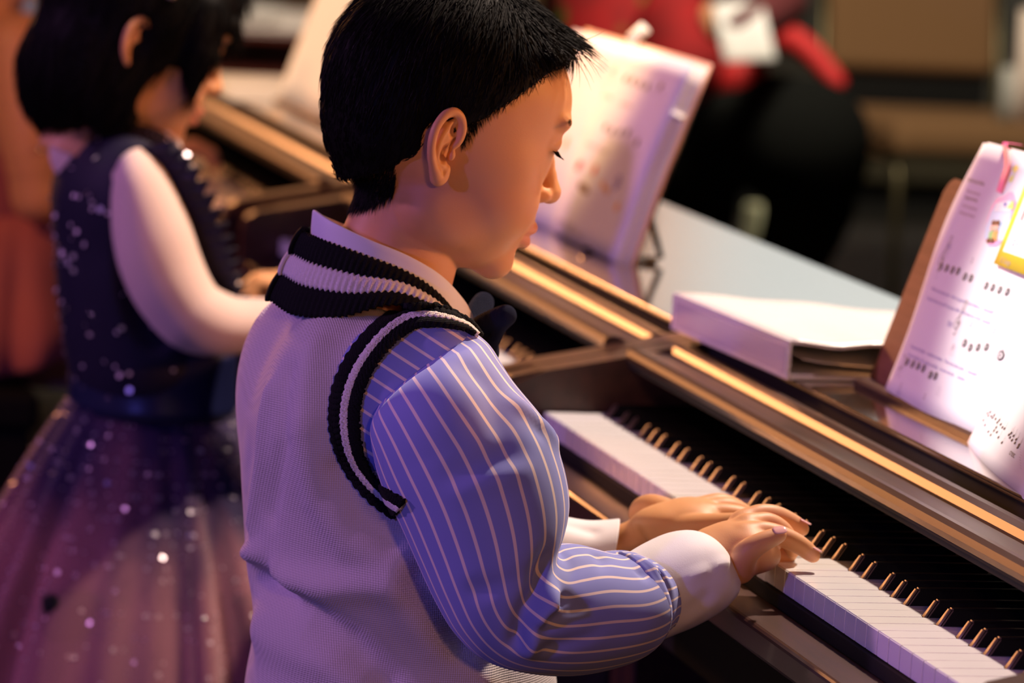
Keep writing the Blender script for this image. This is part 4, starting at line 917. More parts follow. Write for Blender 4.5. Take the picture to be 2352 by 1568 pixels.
# neck ribbing: from the back of the neck round to the V
Uu = [(0, -.345, .960), (.030, -.336, .958), (.055, -.310, .951), (.064, -.280, .941), (.060, -.255, .926), (.046, -.232, .902), (.022, -.208, .872), (0, -.190, .845)]
Ul = [(0, -.367, .908), (.045, -.357, .904), (.078, -.330, .908), (.088, -.295, .919), (.084, -.262, .911), (.068, -.232, .892), (.036, -.198, .850), (0, -.178, .815)]
for sx in (1, -1):
    O_ = [(BX + sx * a, b, c) for a, b, c in Uu]; I_ = [(BX + sx * a, b, c) for a, b, c in Ul]
    before = set(bpy.data.objects)
    cc = np.array([BX, -.285, .90])
    def outn(P):
        d = P - cc; d[:, 2] = np.abs(d[:, 2]) * .3 + .02; return d / np.linalg.norm(d, axis=1, keepdims=True)
    ribband('neck_ribbing', O_, I_, [.32, .30, .38], [blackk, whitek, blackk], .0048, outn, None, nl=300, amp=.0009, puff=.0012 )
    for o in set(bpy.data.objects) - before: B(o)
# shirt collar
white_c = mat('shirt_white', (0.82, 0.78, 0.80), 0.6, 0.3, bump=(1200, .15, .0005))
Cu_ = [(0, -.338, .977), (.030, -.330, .972), (.050, -.306, .962), (.057, -.278, .952), (.054, -.252, .938), (.042, -.232, .920), (.022, -.219, .905)]
Cl_ = [(0, -.336, .940), (.036, -.328, .935), (.060, -.304, .928), (.066, -.276, .915), (.062, -.250, .902), (.050, -.229, .888), (.030, -.212, .876)]
for sx in (1, -1):
    a_ = catmull([(BX + sx * p[0], p[1], p[2]) for p in Cu_], 40); b_ = catmull([(BX + sx * p[0], p[1], p[2]) for p in Cl_], 40)
    G = np.array([a_ * (1 - t) + b_ * t + np.array([0, -.001, 0]) * math.sin(math.pi * t) for t in np.linspace(0, 1, 8)]).transpose(1, 0, 2)
    o = ring_mesh('shirt_collar', G, white_c, None, closed=False); B(o); md = o.modifiers.new('solid', 'SOLIDIFY'); md.thickness = .0030; md.offset = 0; bv = o.modifiers.new('b', 'BEVEL'); bv.width = .0008; bv.segments = 2
# bow tie
navy = knit_mat('bow_tie_navy', (0.012, 0.016, 0.045), 2100, .9)
bt = Vol((.52, -.250, .84), (.66, -.160, .935), .0013)
for sx in (1, -1):
    bt.chain([(BX, -.212, .890), (BX + sx * .018, -.206, .897), (BX + sx * .036, -.196, .907)], [.007, .0090, .0085], .003, sm=8)
    bt.chain([(BX, -.212, .890), (BX + sx * .018, -.208, .884), (BX + sx * .032, -.206, .878)], [.007, .0090, .0080], .003, sm=8)
    bt.chain([(BX + sx * .036, -.196, .907), (BX + sx * .032, -.206, .878)], [.0045, .0040], .003)
bt.ell((BX, -.208, .890), (.010, .010, .011), .002)
v_, f_ = bt.mesh(1); B(from_np('bow_tie', v_, f_, navy))

# --- shirt: yoke over the shoulder, sleeves, cuffs
shirt = stripe_mat('shirt_striped', (0.25, 0.27, 0.62), (0.90, 0.72, 0.66), 27, .15)
def sleeve(stations, nr=170, na=112, folds=(), name='shirt_sleeve', m=shirt):
    G, c = tube_rings(stations, nr, na)
    P = G.reshape(-1, 3); N = (G - c[:, None]).reshape(-1, 3); N /= np.linalg.norm(N, axis=1, keepdims=True)
    P = fold(P, N, folds); G = P.reshape(G.shape)
    return B(ring_mesh(name, G, m, None, closed=True, thick=.0015))
def st(a, b, x, r): return (at(*a, 0, x), at(*b, 0, x), r)
ST = [st((866, 928), (1085, 758), .728, .012), st((852, 985), (1130, 800), .736, .036), st((858, 1050), (1178, 880), .752, .062), st((880, 1120), (1248, 968), .762, .066), st((918, 1200), (1288, 1060), .770, .066),
      st((958, 1290), (1304, 1150), .776, .064), st((1000, 1380), (1294, 1215), .780, .062), st((1045, 1455), (1276, 1255), .782, .058), st((1108, 1512), (1275, 1262), .782, .056), st((1200, 1540), (1292, 1255), .778, .055),
      st((1300, 1547), (1335, 1252), .771, .053), st((1395, 1528), (1398, 1268), .762, .050), st((1430, 1504), (1405, 1266), .756, .046), st((1468, 1482), (1438, 1264), .750, .042), st((1488, 1466), (1456, 1270), .747, .039), st((1492, 1458), (1462, 1278), .746, .035)]
def S(u, v, x=.835): return tuple(at(u, v, 0, x))
fl = [([S(905, 1120), S(1000, 1110), S(1120, 1060), S(1290, 1020)], .010, -.0045), ([S(950, 1160), S(1100, 1110), S(1280, 1050)], .009, .0035),
      ([S(1190, 935, .80), S(1240, 960, .80), S(1285, 1000, .79)], .009, .006), ([S(1170, 950, .80), S(1230, 990, .80)], .007, -.005),
      ([S(1000, 1390), S(1120, 1350), S(1240, 1300)], .008, -.0035), ([S(1190, 1480), S(1200, 1400), S(1265, 1280)], .007, -.010), ([S(1215, 1500), S(1240, 1400), S(1285, 1300)], .008, .008),
      ([S(1240, 1420), S(1340, 1290)], .0050, .0085), ([S(1240, 1440), S(1300, 1375), S(1400, 1290)], .0060, -.0075), ([S(1270, 1400), S(1420, 1352), S(1480, 1360)], .0045, .0085), ([S(1300, 1390), S(1400, 1385), S(1450, 1385)], .0065, -.0060),
      ([S(1260, 1500), S(1350, 1480), S(1440, 1430)], .007, -.006), ([S(1240, 1520), S(1400, 1490), S(1490, 1440)], .007, .005), ([S(1440, 1440), S(1470, 1400), S(1480, 1380)], .006, -.006),
      ([S(1470, 1300, .79), S(1490, 1380, .79), S(1490, 1440, .79)], .004, -.003), ([S(1470, 1265, .77), S(1505, 1300, .78), S(1525, 1350, .78), S(1528, 1410, .78)], .0055, .0060), ([S(1330, 1262, .80), S(1350, 1310), S(1370, 1360)], .006, .004), ([S(1380, 1270, .79), S(1410, 1320)], .006, -.004),
      ([S(880, 990, .80), S(930, 1100, .82)], .008, -.005), ([S(1060, 800, .79), S(1120, 900, .80), S(1170, 1010)], .012, -.004)]
slv = sleeve(ST, folds=fl)
yk = Vol((.64, -.40, .78), (.80, -.20, .94), .0020)
yk.chain([(.690, -.290, .868), (.708, -.285, .856)], [.044, .0420], .01); yk.ell((.696, -.303, .845), (.038, .040, .056), .01); yk.ell((.708, -.272, .888), (.036, .032, .036), .012); yk.ell((.711, -.296, .878), (.028, .027, .030), .012); yk.ell((.720, -.262, .880), (.030, .030, .034), .01)
v_, f_ = yk.mesh(2); yo = B(from_np('shirt_yoke', v_, f_, stripe_mat('shirt_yoke_striped', (0.25, 0.27, 0.62), (0.90, 0.72, 0.66), 1, .15)))
lay = yo.data.uv_layers.new(name='UVMap'); dv = np.array([0, .50, .86]); uvv = [[(v_[i] @ dv) / .0115, 0] for f in f_ for i in f]; lay.data.foreach_set('uv', np.array(uvv, dtype=np.float32).reshape(-1))
# armhole ribbing, laid over vest, yoke and sleeve
def mv(o): 
    n = len(o.data.vertices); c = np.zeros(n * 3); o.data.vertices.foreach_get('co', c); return c.reshape(-1, 3), np.array([list(p.vertices) for p in o.data.polygons])
aV, aF = merge([mv(vest), mv(yo), mv(slv)]); ball = BVHTree.FromPolygons(aV.tolist(), aF.tolist())
NL = 360; oP = catmull(oc, NL); iP = catmull(ic, NL); s0 = 0
def smooth1(a, n=10):
    for _ in range(n): a[1:-1] = (a[:-2] + 2 * a[1:-1] + a[2:]) / 4
    return a
for wd, mt in ((.40, blackk), (.24, whitek), (.36, blackk)):
    G = []
    for j in range(9):
        t = j / 8; P2 = oP + (iP - oP) * (s0 + wd * t); P3 = []
        for u_, v_ in P2:
            r = Vector(ray(u_, v_)).normalized(); h_ = ball.ray_cast(Vector(CAM_C), r)[0]; P3.append(tuple(h_) if h_ is not None else tuple(at(u_, v_, 0, .72)))
        P3 = smooth1(np.array(P3)); L_ = np.r_[0, np.cumsum(np.linalg.norm(np.diff(P3, axis=0), axis=1))]; ph = np.sin(L_ / .0042 * 2 * np.pi)
        if j == 0 or j == 8: P3 = P3 + (np.gradient(P3, axis=0) * 0)
        hh = .0028 + .0020 * math.sin(math.pi * t) ** .6 + .0008 * ph
        G.append(P3 + np.array([.94, -.22, .25]) * hh[:, None])
    G = np.array(G); wdir = G[-1] - G[0]; wdir /= np.linalg.norm(wdir, axis=1, keepdims=True); ph = np.sin(np.arange(NL) * .62)[:, None]
    G[0] += wdir * .0009 * ph; G[-1] += wdir * .0009 * ph
    Gm = G.copy(); Gm[..., 0] = 2 * BX - Gm[..., 0]; o = B(ring_mesh('armhole_ribbing', Gm.transpose(1, 0, 2)[:, ::-1], mt, None, closed=False)); md = o.modifiers.new('solid', 'SOLIDIFY'); md.thickness = .004; md.offset = 0
    o = B(ring_mesh('armhole_ribbing', G.transpose(1, 0, 2), mt, None, closed=False)); md = o.modifiers.new('solid', 'SOLIDIFY'); md.thickness = .004; md.offset = 0
    s0 += wd
# the far sleeve and yoke
sv_, _ = mv(slv); Gl = sv_.reshape(170, 112, 3).copy(); Gl[..., 0] = 2 * BX - Gl[..., 0]
sm_ = np.clip((np.linspace(0, 1, 170) - .40) / .60, 0, 1); sm_ = (sm_ * sm_ * (3 - 2 * sm_))[:, None]
Gl[..., 0] += .135 * sm_; Gl[..., 1] -= .035 * sm_; Gl[..., 2] -= .004 * sm_
B(ring_mesh('shirt_sleeve', Gl[:, ::-1], shirt, None, closed=True, thick=.0015))
yv_, yf_ = mv(yo); yv_ = yv_.copy(); yv_[:, 0] = 2 * BX - yv_[:, 0]; yo2 = B(from_np('shirt_yoke', yv_, yf_[:, ::-1], MATS['shirt_yoke_striped'])); lay = yo2.data.uv_layers.new(name='UVMap'); uvv = [[(yv_[i] @ dv) / .0115, 0] for f in yf_[:, ::-1] for i in f]; lay.data.foreach_set('uv', np.array(uvv, dtype=np.float32).reshape(-1))
# cuffs
def cuffm(stations, th=.0022, name='shirt_cuff', fl=()):
    G, c = tube_rings(stations, 40, 72); P = G.reshape(-1, 3); N = (G - c[:, None]).reshape(-1, 3); N /= np.linalg.norm(N, axis=1, keepdims=True); P = fold(P, N, fl)
    o = B(ring_mesh(name, P.reshape(G.shape), white_c, None, closed=True)); md = o.modifiers.new('s', 'SOLIDIFY'); md.thickness = th; md.offset = -1; bv = o.modifiers.new('b', 'BEVEL'); bv.width = .0007; bv.segments = 2; return o
cf_ = cuffm([st((1470, 1486), (1450, 1272), .744, .032), st((1520, 1462), (1500, 1246), .740, .037), st((1570, 1440), (1560, 1222), .734, .038), st((1618, 1412), (1612, 1222), .728, .036), st((1650, 1384), (1655, 1258), .723, .027)],
      fl=[([S(1545, 1345, .77), S(1640, 1300, .77), S(1672, 1290, .76)], .004, .0022), ([S(1560, 1400, .77), S(1620, 1370, .77)], .006, -.002), ([S(1575, 1420, .765), S(1640, 1372, .76)], .005, .0015)])
cuffm([st((1265, 1345), (1258, 1180), .552, .034), st((1340, 1335), (1348, 1196), .560, .032), st((1404, 1322), (1424, 1192), .566, .029)], fl=[([S(1300, 1190, .57), S(1360, 1215, .58)], .006, -.003)])
for k in range(2):
    bm = bmesh.new(); c_ = Vector(at(1562 + k * 14, 1414 - k * 5, 0, .768)); bmesh.ops.create_cone(bm, cap_ends=True, segments=16, radius1=.0042, radius2=.0036, depth=.002, matrix=Matrix.Translation(c_) @ Matrix.Rotation(1.2, 4, 'Y')); B(fin('cuff_button', bm, navy))
# --- trousers, shoes and bench (under the picture's lower edge)
trous = mat('trousers_navy', (0.015, 0.017, 0.03), .8)
tr = Vol((BX - .22, -.42, .05), (BX + .22, .34, .62), .006)
tr.ell((BX, -.25, .560), (.145, .115, .085))
for sx in (1, -1):
    tr.chain([(BX + sx * .07, -.24, .530), (BX + sx * .10, .03, .505)], [.072, .055], .03); tr.chain([(BX + sx * .10, .03, .505), (BX + sx * .10, .06, .10)], [.052, .04], .02)
v_, f_ = tr.mesh(1); B(from_np('trousers', v_, f_, trous))
for sx in (1, -1):
    sh = Vol((BX + sx * .10 - .05, -.02, .0), (BX + sx * .10 + .05, .22, .11), .004); sh.ell((BX + sx * .10, .10, .035), (.036, .095, .034)); sh.cap((BX + sx * .10, .06, .04), (BX + sx * .10, .06, .09), .036, .036, .02)
    v_, f_ = sh.mesh(1); B(from_np('shoe', v_, f_, inner_black))
def bench(x, y, w2, label, zt=.465):
    t = empty('piano_bench', label, 'bench', (x, y, 0))
    bm = bmesh.new(); box(bm, (x - w2, y - .16, zt - .05), (x + w2, y + .16, zt), .012, 3); addp(fin('cushion', bm, inner_black), t)
    bm = bmesh.new(); box(bm, (x - w2 + .012, y - .148, zt - .17), (x + w2 - .012, y + .148, zt - .0502), .004); addp(fin('apron', bm, inner_black), t)
    for sx in (-1, 1):
        for sy in (-1, 1): bm = bmesh.new(); box(bm, (x + sx * (w2 - .04) - .018, y + sy * .12 - .018, 0), (x + sx * (w2 - .04) + .018, y + sy * .12 + .018, zt - .1702), .003); addp(fin('leg', bm, wood_dark), t)
    return t
bench(BX, -.30, .26, 'black padded piano bench the boy sits on')
# ------------------------------------------------------------------ the girl at the middle piano
GX = -.66
girl = empty('person', 'girl with black bob in navy sequin dress over pale long sleeves at the middle piano', 'person', (GX, -.32, 0))
def G_(o): o.parent = girl; o.matrix_parent_inverse = Matrix.Translation(-girl.location); return o
def g(u, v, x=GX): return tuple(at(u, v, 0, x))
H2 = Head(tuple(at(312, 112, 0, -.59)), math.radians(17), 0, 0, 1.0); H2.o = np.array([GX, H2.o[1], H2.o[2]])
gp = [(H2.W(hv), hf)]
gb = Vol((GX - .22, -.50, .62), (GX + .22, .06, 1.02), .0022)
gb.chain([g(318, 190), g(300, 260), g(285, 330)], [.036, .037, .042], .01)
gb.chain([g(560, 700, -.74), g(600, 662, -.74), g(650, 650, -.74), g(700, 660, -.74)], [.020, .018, .014, .010], .006)
for k in range(4): gb.chain([g(625, 662, -.72 - k * .012), g(670, 648, -.72 - k * .013), g(705, 665, -.72 - k * .013)], [.009, .0075, .006], .004)
gb.chain([g(640, 742, -.55), g(735, 735, -.55), g(790, 745, -.55)], [.020, .017, .014], .005)
for k in range(4): gb.chain([g(780, 745, -.545 - k * .012), g(830, 738, -.545 - k * .013), g(862, 765, -.545 - k * .013)], [.009, .0075, .006], .004)
gp.append(gb.mesh(1)); V, F = merge(gp); gbody = G_(from_np('body', V, F, skin_g)); tvg = np.zeros(len(V)); tvg[:len(hv)] = tintv; set_tint(gbody, lambda P: tvg)
# bob hair
gh = Vol((-.110, -.125, -.115), (.110, .135, .150), .0022)
gh.ell((0, .000, .046), (.0860, .1010, .0900)); gh.ell((0, -.038, -.030), (.078, .062, .082), .02)
for sx in (1, -1):
    gh.ell((sx * .058, .002, -.016), (.024, .050, .080), .015)
    gh.chain([(sx * .060, .055, .060), (sx * .066, .064, .020), (sx * .064, .064, -.015), (sx * .058, .058, -.045)], [.022, .020, .013, .005], .008)
gh.ell((0, .066, .078), (.060, .034, .030), .012); gh.chain([(-.04, .088, .055), (0, .096, .046), (.04, .088, .055)], [.012, .013, .012], .006)
gh.ell((0, .095, -.035), (.046, .055, .060), .006, '-')
for sx in (1, -1): gh.ell((sx * .094, -.004, .010), (.017, .019, .034), .004, '-'); gh.ell((sx * .070, .045, -.050), (.026, .026, .045), .006, '-')
cv2, cf2 = gh.mesh(1); n2 = mesh_normals(cv2, cf2); c2 = cv2[cf2].mean(1); m2 = n2[cf2].mean(1); rs = np.random.RandomState(4)
pk2 = rs.choice(len(c2), 3500); ro = c2[pk2]; cmb = np.stack([ro[:, 0] * .5, -.05 + .3 * (ro[:, 1] > .06), -1.0 + 0 * ro[:, 0]], 1) + rs.randn(3500, 3) * .05
mm = m2[pk2]; cmb -= mm * (cmb * mm).sum(1)[:, None]; keep = (cmb ** 2).sum(1) > .05; ro, cmb, mm = ro[keep], cmb[keep], mm[keep]
sv2, sf2 = strands(H2.W(ro), (cmb + mm * .06) @ H2.R.T, np.full(len(ro), .035), np.full(len(ro), .0009), (-mm * .1) @ H2.R.T, '', None, None)
V, F = merge([(H2.W(cv2), cf2), (sv2, sf2)]); G_(from_np('hair', V, F, hair_m))
bm = bmesh.new(); c0 = Vector(H2.W(np.array([[.086, .012, .066]]))[0]); bmesh.ops.create_uvsphere(bm, u_segments=10, v_segments=8, radius=.007, matrix=Matrix.Translation(c0)); tube(bm, [c0 + Vector((0, -.02, .03)), c0], .0025, 6)
G_(fin('hair_clip', bm, mat('clip_pearl', (.85, .7, .6), .2, metal=.5), smooth=True))
# pale shirt: shoulders and long sleeves
gshirt = mat('girl_shirt', (0.72, 0.54, 0.47), 0.85, 0.2, sheen=.3, bump=(500, .2, .0008))
sh = Vol((GX - .17, -.50, .80), (GX + .17, -.16, 1.00), .0025)
sh.chain([g(215, 345), g(250, 335), g(330, 350)], [.046, .050, .040], .012); sh.chain([(GX - .11, g(270, 380)[1], g(270, 380)[2]), (GX + .10, g(270, 380)[1], g(270, 380)[2] - .005)], [.030, .024], .02)
v_, f_ = sh.mesh(1); G_(from_np('shirt', v_, f_, gshirt))
def gst(a, b, x, r): return (at(*a, 0, x), at(*b, 0, x), r)
def g2(u, v): return tuple(at(u, v, 0, -.47))
Gs, c = tube_rings([gst((268, 395), (335, 348), -.566, .030), gst((254, 480), (380, 395), -.552, .040), gst((266, 590), (432, 500), -.540, .044), gst((300, 680), (462, 590), -.534, .043), gst((345, 745), (490, 650), -.530, .041), gst((395, 792), (512, 668), -.528, .040),
    gst((450, 812), (552, 684), -.530, .038), gst((530, 812), (600, 686), -.535, .034), gst((620, 800), (660, 690), -.542, .029), gst((720, 785), (735, 700), -.550, .025)], 110, 72)
P = Gs.reshape(-1, 3); N = (Gs - c[:, None]).reshape(-1, 3); N /= np.linalg.norm(N, axis=1, keepdims=True)
P = fold(P, N, [([g2(350, 420), g2(400, 560), g2(455, 640)], .012, -.006), ([g2(420, 800), g2(450, 720), g2(500, 690)], .010, -.008), ([g2(400, 760), g2(430, 690)], .009, .006), ([g2(490, 800), g2(520, 700)], .008, -.004), ([g2(280, 480), g2(340, 640)], .012, .004)])
G_(ring_mesh('shirt_sleeve', P.reshape(Gs.shape), gshirt, None, thick=.001))
Gs, c = tube_rings([gst((380, 420), (450, 420), -.78, .036), gst((430, 560), (500, 540), -.79, .038), gst((480, 700), (545, 640), -.78, .034), gst((545, 722), (580, 655), -.765, .028), gst((600, 705), (612, 650), -.745, .022)], 60, 48)
G_(ring_mesh('shirt_sleeve', Gs, gshirt, None, thick=.001))
# sequinned bodice
bod = mat('bodice_navy', (0.008, 0.007, 0.020), 0.65, 0.3, bump=(260, .5, .002), noise=(160, .5, (0.016, 0.010, 0.045)))
bd = Vol((GX - .19, -.56, .60), (GX + .19, -.12, .99), .0030)
c_ = g(300, 560); bd.ell(c_, (.118, .078, .125)); c_ = g(330, 760); bd.ell(c_, (.108, .082, .120), .03); c_ = g(262, 430); bd.ell(c_, (.120, .060, .070), .03)
for sx in (1, -1):
    p_ = g(262, 400); bd.chain([(GX + sx * .045, p_[1] + .004, g(235, 350)[2]), (GX + sx * .095, p_[1] + .01, g(270, 372)[2]), (GX + sx * .115, p_[1] + .03, p_[2] - .02)], [.030, .026, .022], .012)
sl = Vector(g(330, 560)); bd.ell((-.535, sl[1], sl[2]), (.045, .050, .110), .008, '-')
v_, f_ = bd.mesh(1); bodm = G_(from_np('bodice', v_, f_, bod)); bodT = BVHTree.FromPolygons(v_.tolist(), f_.tolist())
# frilled armhole edge
fr = catmull([g(330, 335, -.55), g(380, 380, -.545), g(425, 450, -.54), (g(458, 530, -.545)), g(482, 600, -.55), g(500, 665, -.56), g(520, 720, -.57), g(545, 790, -.58)], 120)
ph = np.sin(np.arange(120) * .9); Gf = np.array([fr + np.array([.010, .014, .004]) * t + np.array([0, .003, .003]) * ph[:, None] * t for t in np.linspace(-1.2, 1.6, 7)]).transpose(1, 0, 2)
G_(ring_mesh('armhole_frill', Gf, bod, None, closed=False, thick=.0015))
sash = mat('satin_sash', (0.010, 0.012, 0.05), 0.3, 0.6)
wc = Vector(g(352, 868)); 
def hring(cy, z, rx, ry, n=160, f=None):
    a = np.linspace(0, 2 * np.pi, n, endpoint=False); s_ = 1 if f is None else f(a); return np.stack([GX + rx * np.cos(a) * s_, cy + ry * np.sin(a) * s_, np.full(n, z)], 1)
z0 = wc.z; Gs = np.array([hring(wc.y, z0 + .038 - .07 * t, .100 - .004 * math.sin(t * 3.1), .084 + .003 * t) for t in np.linspace(0, 1, 8)]); G_(ring_mesh('sash', Gs, sash, None, thick=.002))
# tulle skirt over lining
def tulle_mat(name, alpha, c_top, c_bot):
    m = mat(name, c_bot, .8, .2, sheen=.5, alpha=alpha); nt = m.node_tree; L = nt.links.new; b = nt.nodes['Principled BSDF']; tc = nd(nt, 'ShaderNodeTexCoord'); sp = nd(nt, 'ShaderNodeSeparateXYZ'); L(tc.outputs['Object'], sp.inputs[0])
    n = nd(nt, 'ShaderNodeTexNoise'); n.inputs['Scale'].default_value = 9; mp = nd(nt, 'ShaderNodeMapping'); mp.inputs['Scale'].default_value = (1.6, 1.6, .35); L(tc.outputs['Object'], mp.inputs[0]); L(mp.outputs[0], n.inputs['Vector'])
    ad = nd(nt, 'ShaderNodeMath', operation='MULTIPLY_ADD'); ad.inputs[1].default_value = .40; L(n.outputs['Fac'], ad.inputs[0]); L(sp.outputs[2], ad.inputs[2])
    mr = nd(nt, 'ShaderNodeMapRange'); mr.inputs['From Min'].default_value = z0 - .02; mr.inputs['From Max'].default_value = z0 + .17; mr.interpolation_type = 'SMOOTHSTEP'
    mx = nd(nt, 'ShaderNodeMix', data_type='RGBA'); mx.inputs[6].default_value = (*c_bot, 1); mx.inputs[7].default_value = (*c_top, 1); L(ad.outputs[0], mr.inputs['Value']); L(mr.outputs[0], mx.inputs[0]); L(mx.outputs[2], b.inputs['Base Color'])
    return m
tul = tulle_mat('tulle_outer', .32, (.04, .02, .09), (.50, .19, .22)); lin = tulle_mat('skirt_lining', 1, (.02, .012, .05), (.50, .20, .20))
rs = np.random.RandomState(8); fa = [(rs.randint(9, 34), rs.rand() * 6.28, .5 + rs.rand()) for _ in range(7)]
def skirt(name, m, rad, zlist, amp, seed, squ=None):
    Gs = []
    for (t, z, r, cy) in zlist:
        a = np.linspace(0, 2 * np.pi, 260, endpoint=False); s_ = 1 + amp * min(1, t * 2.2 + .25) * sum(w_ * np.sin(k * a + p + seed + t * 1.5) for k, p, w_ in fa) / 4
        Gs.append(np.stack([GX + r * rad * np.cos(a) * s_, cy + r * rad * np.sin(a) * s_ * 1.0, np.full(260, z)], 1))
    return ring_mesh(name, np.array(Gs), m, None)
def prof(n, zb, rmax):
    out = []
    for i in range(n):
        t = i / (n - 1); z = z0 - .02 - (z0 - .02 - zb) * t; r = .086 + (rmax - .086) * (1 - (1 - t) ** 1.9); out.append((t, z, r, wc.y + .010 * t)); 
    return out
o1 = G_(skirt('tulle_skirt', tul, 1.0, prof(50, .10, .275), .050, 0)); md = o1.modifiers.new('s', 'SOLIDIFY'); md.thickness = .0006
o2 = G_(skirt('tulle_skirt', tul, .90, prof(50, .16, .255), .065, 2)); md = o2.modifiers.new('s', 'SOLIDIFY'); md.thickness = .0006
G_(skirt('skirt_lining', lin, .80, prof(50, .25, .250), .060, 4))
# sequins: glossy little discs scattered over bodice and skirt (uncountable)
def sequins(name, pts, nrms, rad, mt, par, seed=1):
    rs = np.random.RandomState(seed); V, F, o = [], [], 0
    for p, n in zip(pts, nrms):
        n = np.array(n) + rs.randn(3) * .45; n /= np.linalg.norm(n); s_ = np.cross(n, rs.randn(3)); s_ /= np.linalg.norm(s_); t_ = np.cross(n, s_); r = rad * (.6 + .7 * rs.rand())
        for k in range(8): V.append(p + (s_ * math.cos(k * .785) + t_ * math.sin(k * .785)) * r)
        F.append(tuple(range(o, o + 8))); o += 8
    me = bpy.data.meshes.new(name); me.from_pydata([tuple(v) for v in V], [], F); me.update(); ob = link(name, me, None, [mt]); md = ob.modifiers.new('s', 'SOLIDIFY'); md.thickness = .0003
    par(ob); ob['kind'] = 'stuff'; return ob
seq = mat('sequin_foil', (.95, .82, .88), .28, metal=.45)
def scat(o, n, seed, off):
    me = o.data; rs = np.random.RandomState(seed); ids = rs.choice(len(me.polygons), n); return [np.array(me.polygons[i].center) + np.array(me.polygons[i].normal) * off for i in ids], [np.array(me.polygons[i].normal) for i in ids]
p_, n_ = scat(bodm, 260, 3, .0015); sequins('sequins', p_, n_, .0026, seq, G_, 5)
p_, n_ = scat(o1, 2200, 4, .001); sequins('sequins', p_, n_, .0026, seq, G_, 6)
# legs below the skirt, shoes, bench
lg = Vol((GX - .2, -.5, .05), (GX + .2, .2, .55), .006)
for sx in (1, -1): lg.chain([(GX + sx * .06, -.25, .50), (GX + sx * .07, -.03, .48), (GX + sx * .07, 0, .08)], [.055, .045, .03], .02)
v_, f_ = lg.mesh(1); G_(from_np('leggings', v_, f_, mat('tights_white', (.5, .4, .4), .8)))
for sx in (1, -1):
    s_ = Vol((GX + sx * .07 - .05, -.06, 0), (GX + sx * .07 + .05, .16, .1), .004); s_.ell((GX + sx * .07, .05, .032), (.032, .085, .03)); v_, f_ = s_.mesh(1); G_(from_np('shoe', v_, f_, inner_black))
bench(GX, -.215, .16, 'dark piano bench showing through the tulle skirt of the girl in navy', .462)

# ------------------------------------------------------------------ the child at the farthest piano
KX = -2.08
kid = empty('person', 'child with bare arms in a salmon pink dress at the farthest piano, left edge', 'person', (KX, -.35, 0))
def K_(o): o.parent = kid; o.matrix_parent_inverse = Matrix.Translation(-kid.location); return o
def k_(u, v, x=KX): return tuple(at(u, v, 0, x))
kb = Vol((KX - .22, -.62, .55), (KX + .24, .10, 1.25), .004)
kb.ell(k_(-30, 230), (.125, .085, .16)); kb.chain([k_(-30, 60), k_(-5, -20)], [.045, .045], .03)
hh = k_(20, -100); kb.ell(hh, (.072, .088, .10), .01); kb.ell((hh[0], hh[1] + .06, hh[2] - .04), (.05, .045, .05), .02)
kb.chain([k_(55, 115, -1.96), k_(60, 230, -1.94), k_(72, 340, -1.93), k_(85, 450, -1.93)], [.050, .044, .040, .033], .02, sm=10)
kb.chain([k_(85, 450, -1.93), k_(200, 430, -1.95), k_(330, 400, -1.98), k_(405, 365, -1.99)], [.034, .028, .022, .020], .01, sm=10)
for j in range(4): kb.chain([k_(400, 355, -1.97 - j * .018), k_(445, 335, -1.97 - j * .02), k_(485, 355, -1.97 - j * .02), k_(497, 385, -1.97 - j * .02)], [.013, .011, .010, .008], .006)
kb.chain([k_(390, 372, -1.98), k_(420, 392, -2.0), k_(450, 398, -2.01)], [.012, .010, .008], .006)
kb.chain([k_(-40, 115, -2.20), k_(20, 330, -2.24), k_(230, 340, -2.2), k_(330, 330, -2.2)], [.045, .035, .025, .018], .02, sm=10)
v_, f_ = kb.mesh(1); kbo = K_(from_np('body', v_, f_, skin_g)); set_tint(kbo, lambda P: np.zeros(len(P)))
kh = Vol((KX - .12, -.60, 1.0), (KX + .12, -.2, 1.38), .004); kh.ell((hh[0], hh[1] - .012, hh[2] + .018), (.085, .100, .105)); kh.ell((hh[0], hh[1] - .045, hh[2] - .05), (.06, .05, .06), .02); kh.ell((hh[0], hh[1] + .085, hh[2] + .055), (.07, .035, .045), .01); kh.ell((hh[0], hh[1] + .12, hh[2] - .05), (.08, .06, .06), .01, '-')
v_, f_ = kh.mesh(1); K_(from_np('hair', v_, f_, hair_m))
kd = mat('dress_salmon', (.52, .15, .10), .75, .3, sheen=.3, noise=(9, .6, (.38, .08, .09)))
db = Vol((KX - .17, -.62, .60), (KX + .17, -.22, 1.0), .004); db.ell(k_(-20, 270), (.118, .088, .14)); db.ell(k_(-10, 430), (.11, .09, .13), .03); v_, f_ = db.mesh(1); K_(from_np('bodice', v_, f_, kd))
kc = Vector(k_(10, 470)); Gs = []
for i in range(30):
    t = i / 29; a = np.linspace(0, 2 * np.pi, 160, endpoint=False); r = .09 + .125 * (1 - (1 - t) ** 2); s_ = 1 + .07 * t * (np.sin(13 * a + 1) + .7 * np.sin(21 * a) + .5 * np.sin(29 * a + 2)) / 1.5 + .04 * math.sin(t * 9)
    Gs.append(np.stack([KX + r * np.cos(a) * s_, kc.y + .02 + r * np.sin(a) * s_, np.full(160, kc.z + .01 - t * .205) + .012 * t * np.sin(8 * a)], 1))
o = K_(ring_mesh('skirt', np.array(Gs), kd, None)); md = o.modifiers.new('s', 'SOLIDIFY'); md.thickness = .002
bm = bmesh.new(); bmesh.ops.create_uvsphere(bm, u_segments=12, v_segments=8, radius=.006, matrix=Matrix.Translation(at(97, 342, 0, -1.882))); K_(fin('bead', bm, mat('bead_gold', (1, .75, .45), .12, metal=1), smooth=True))
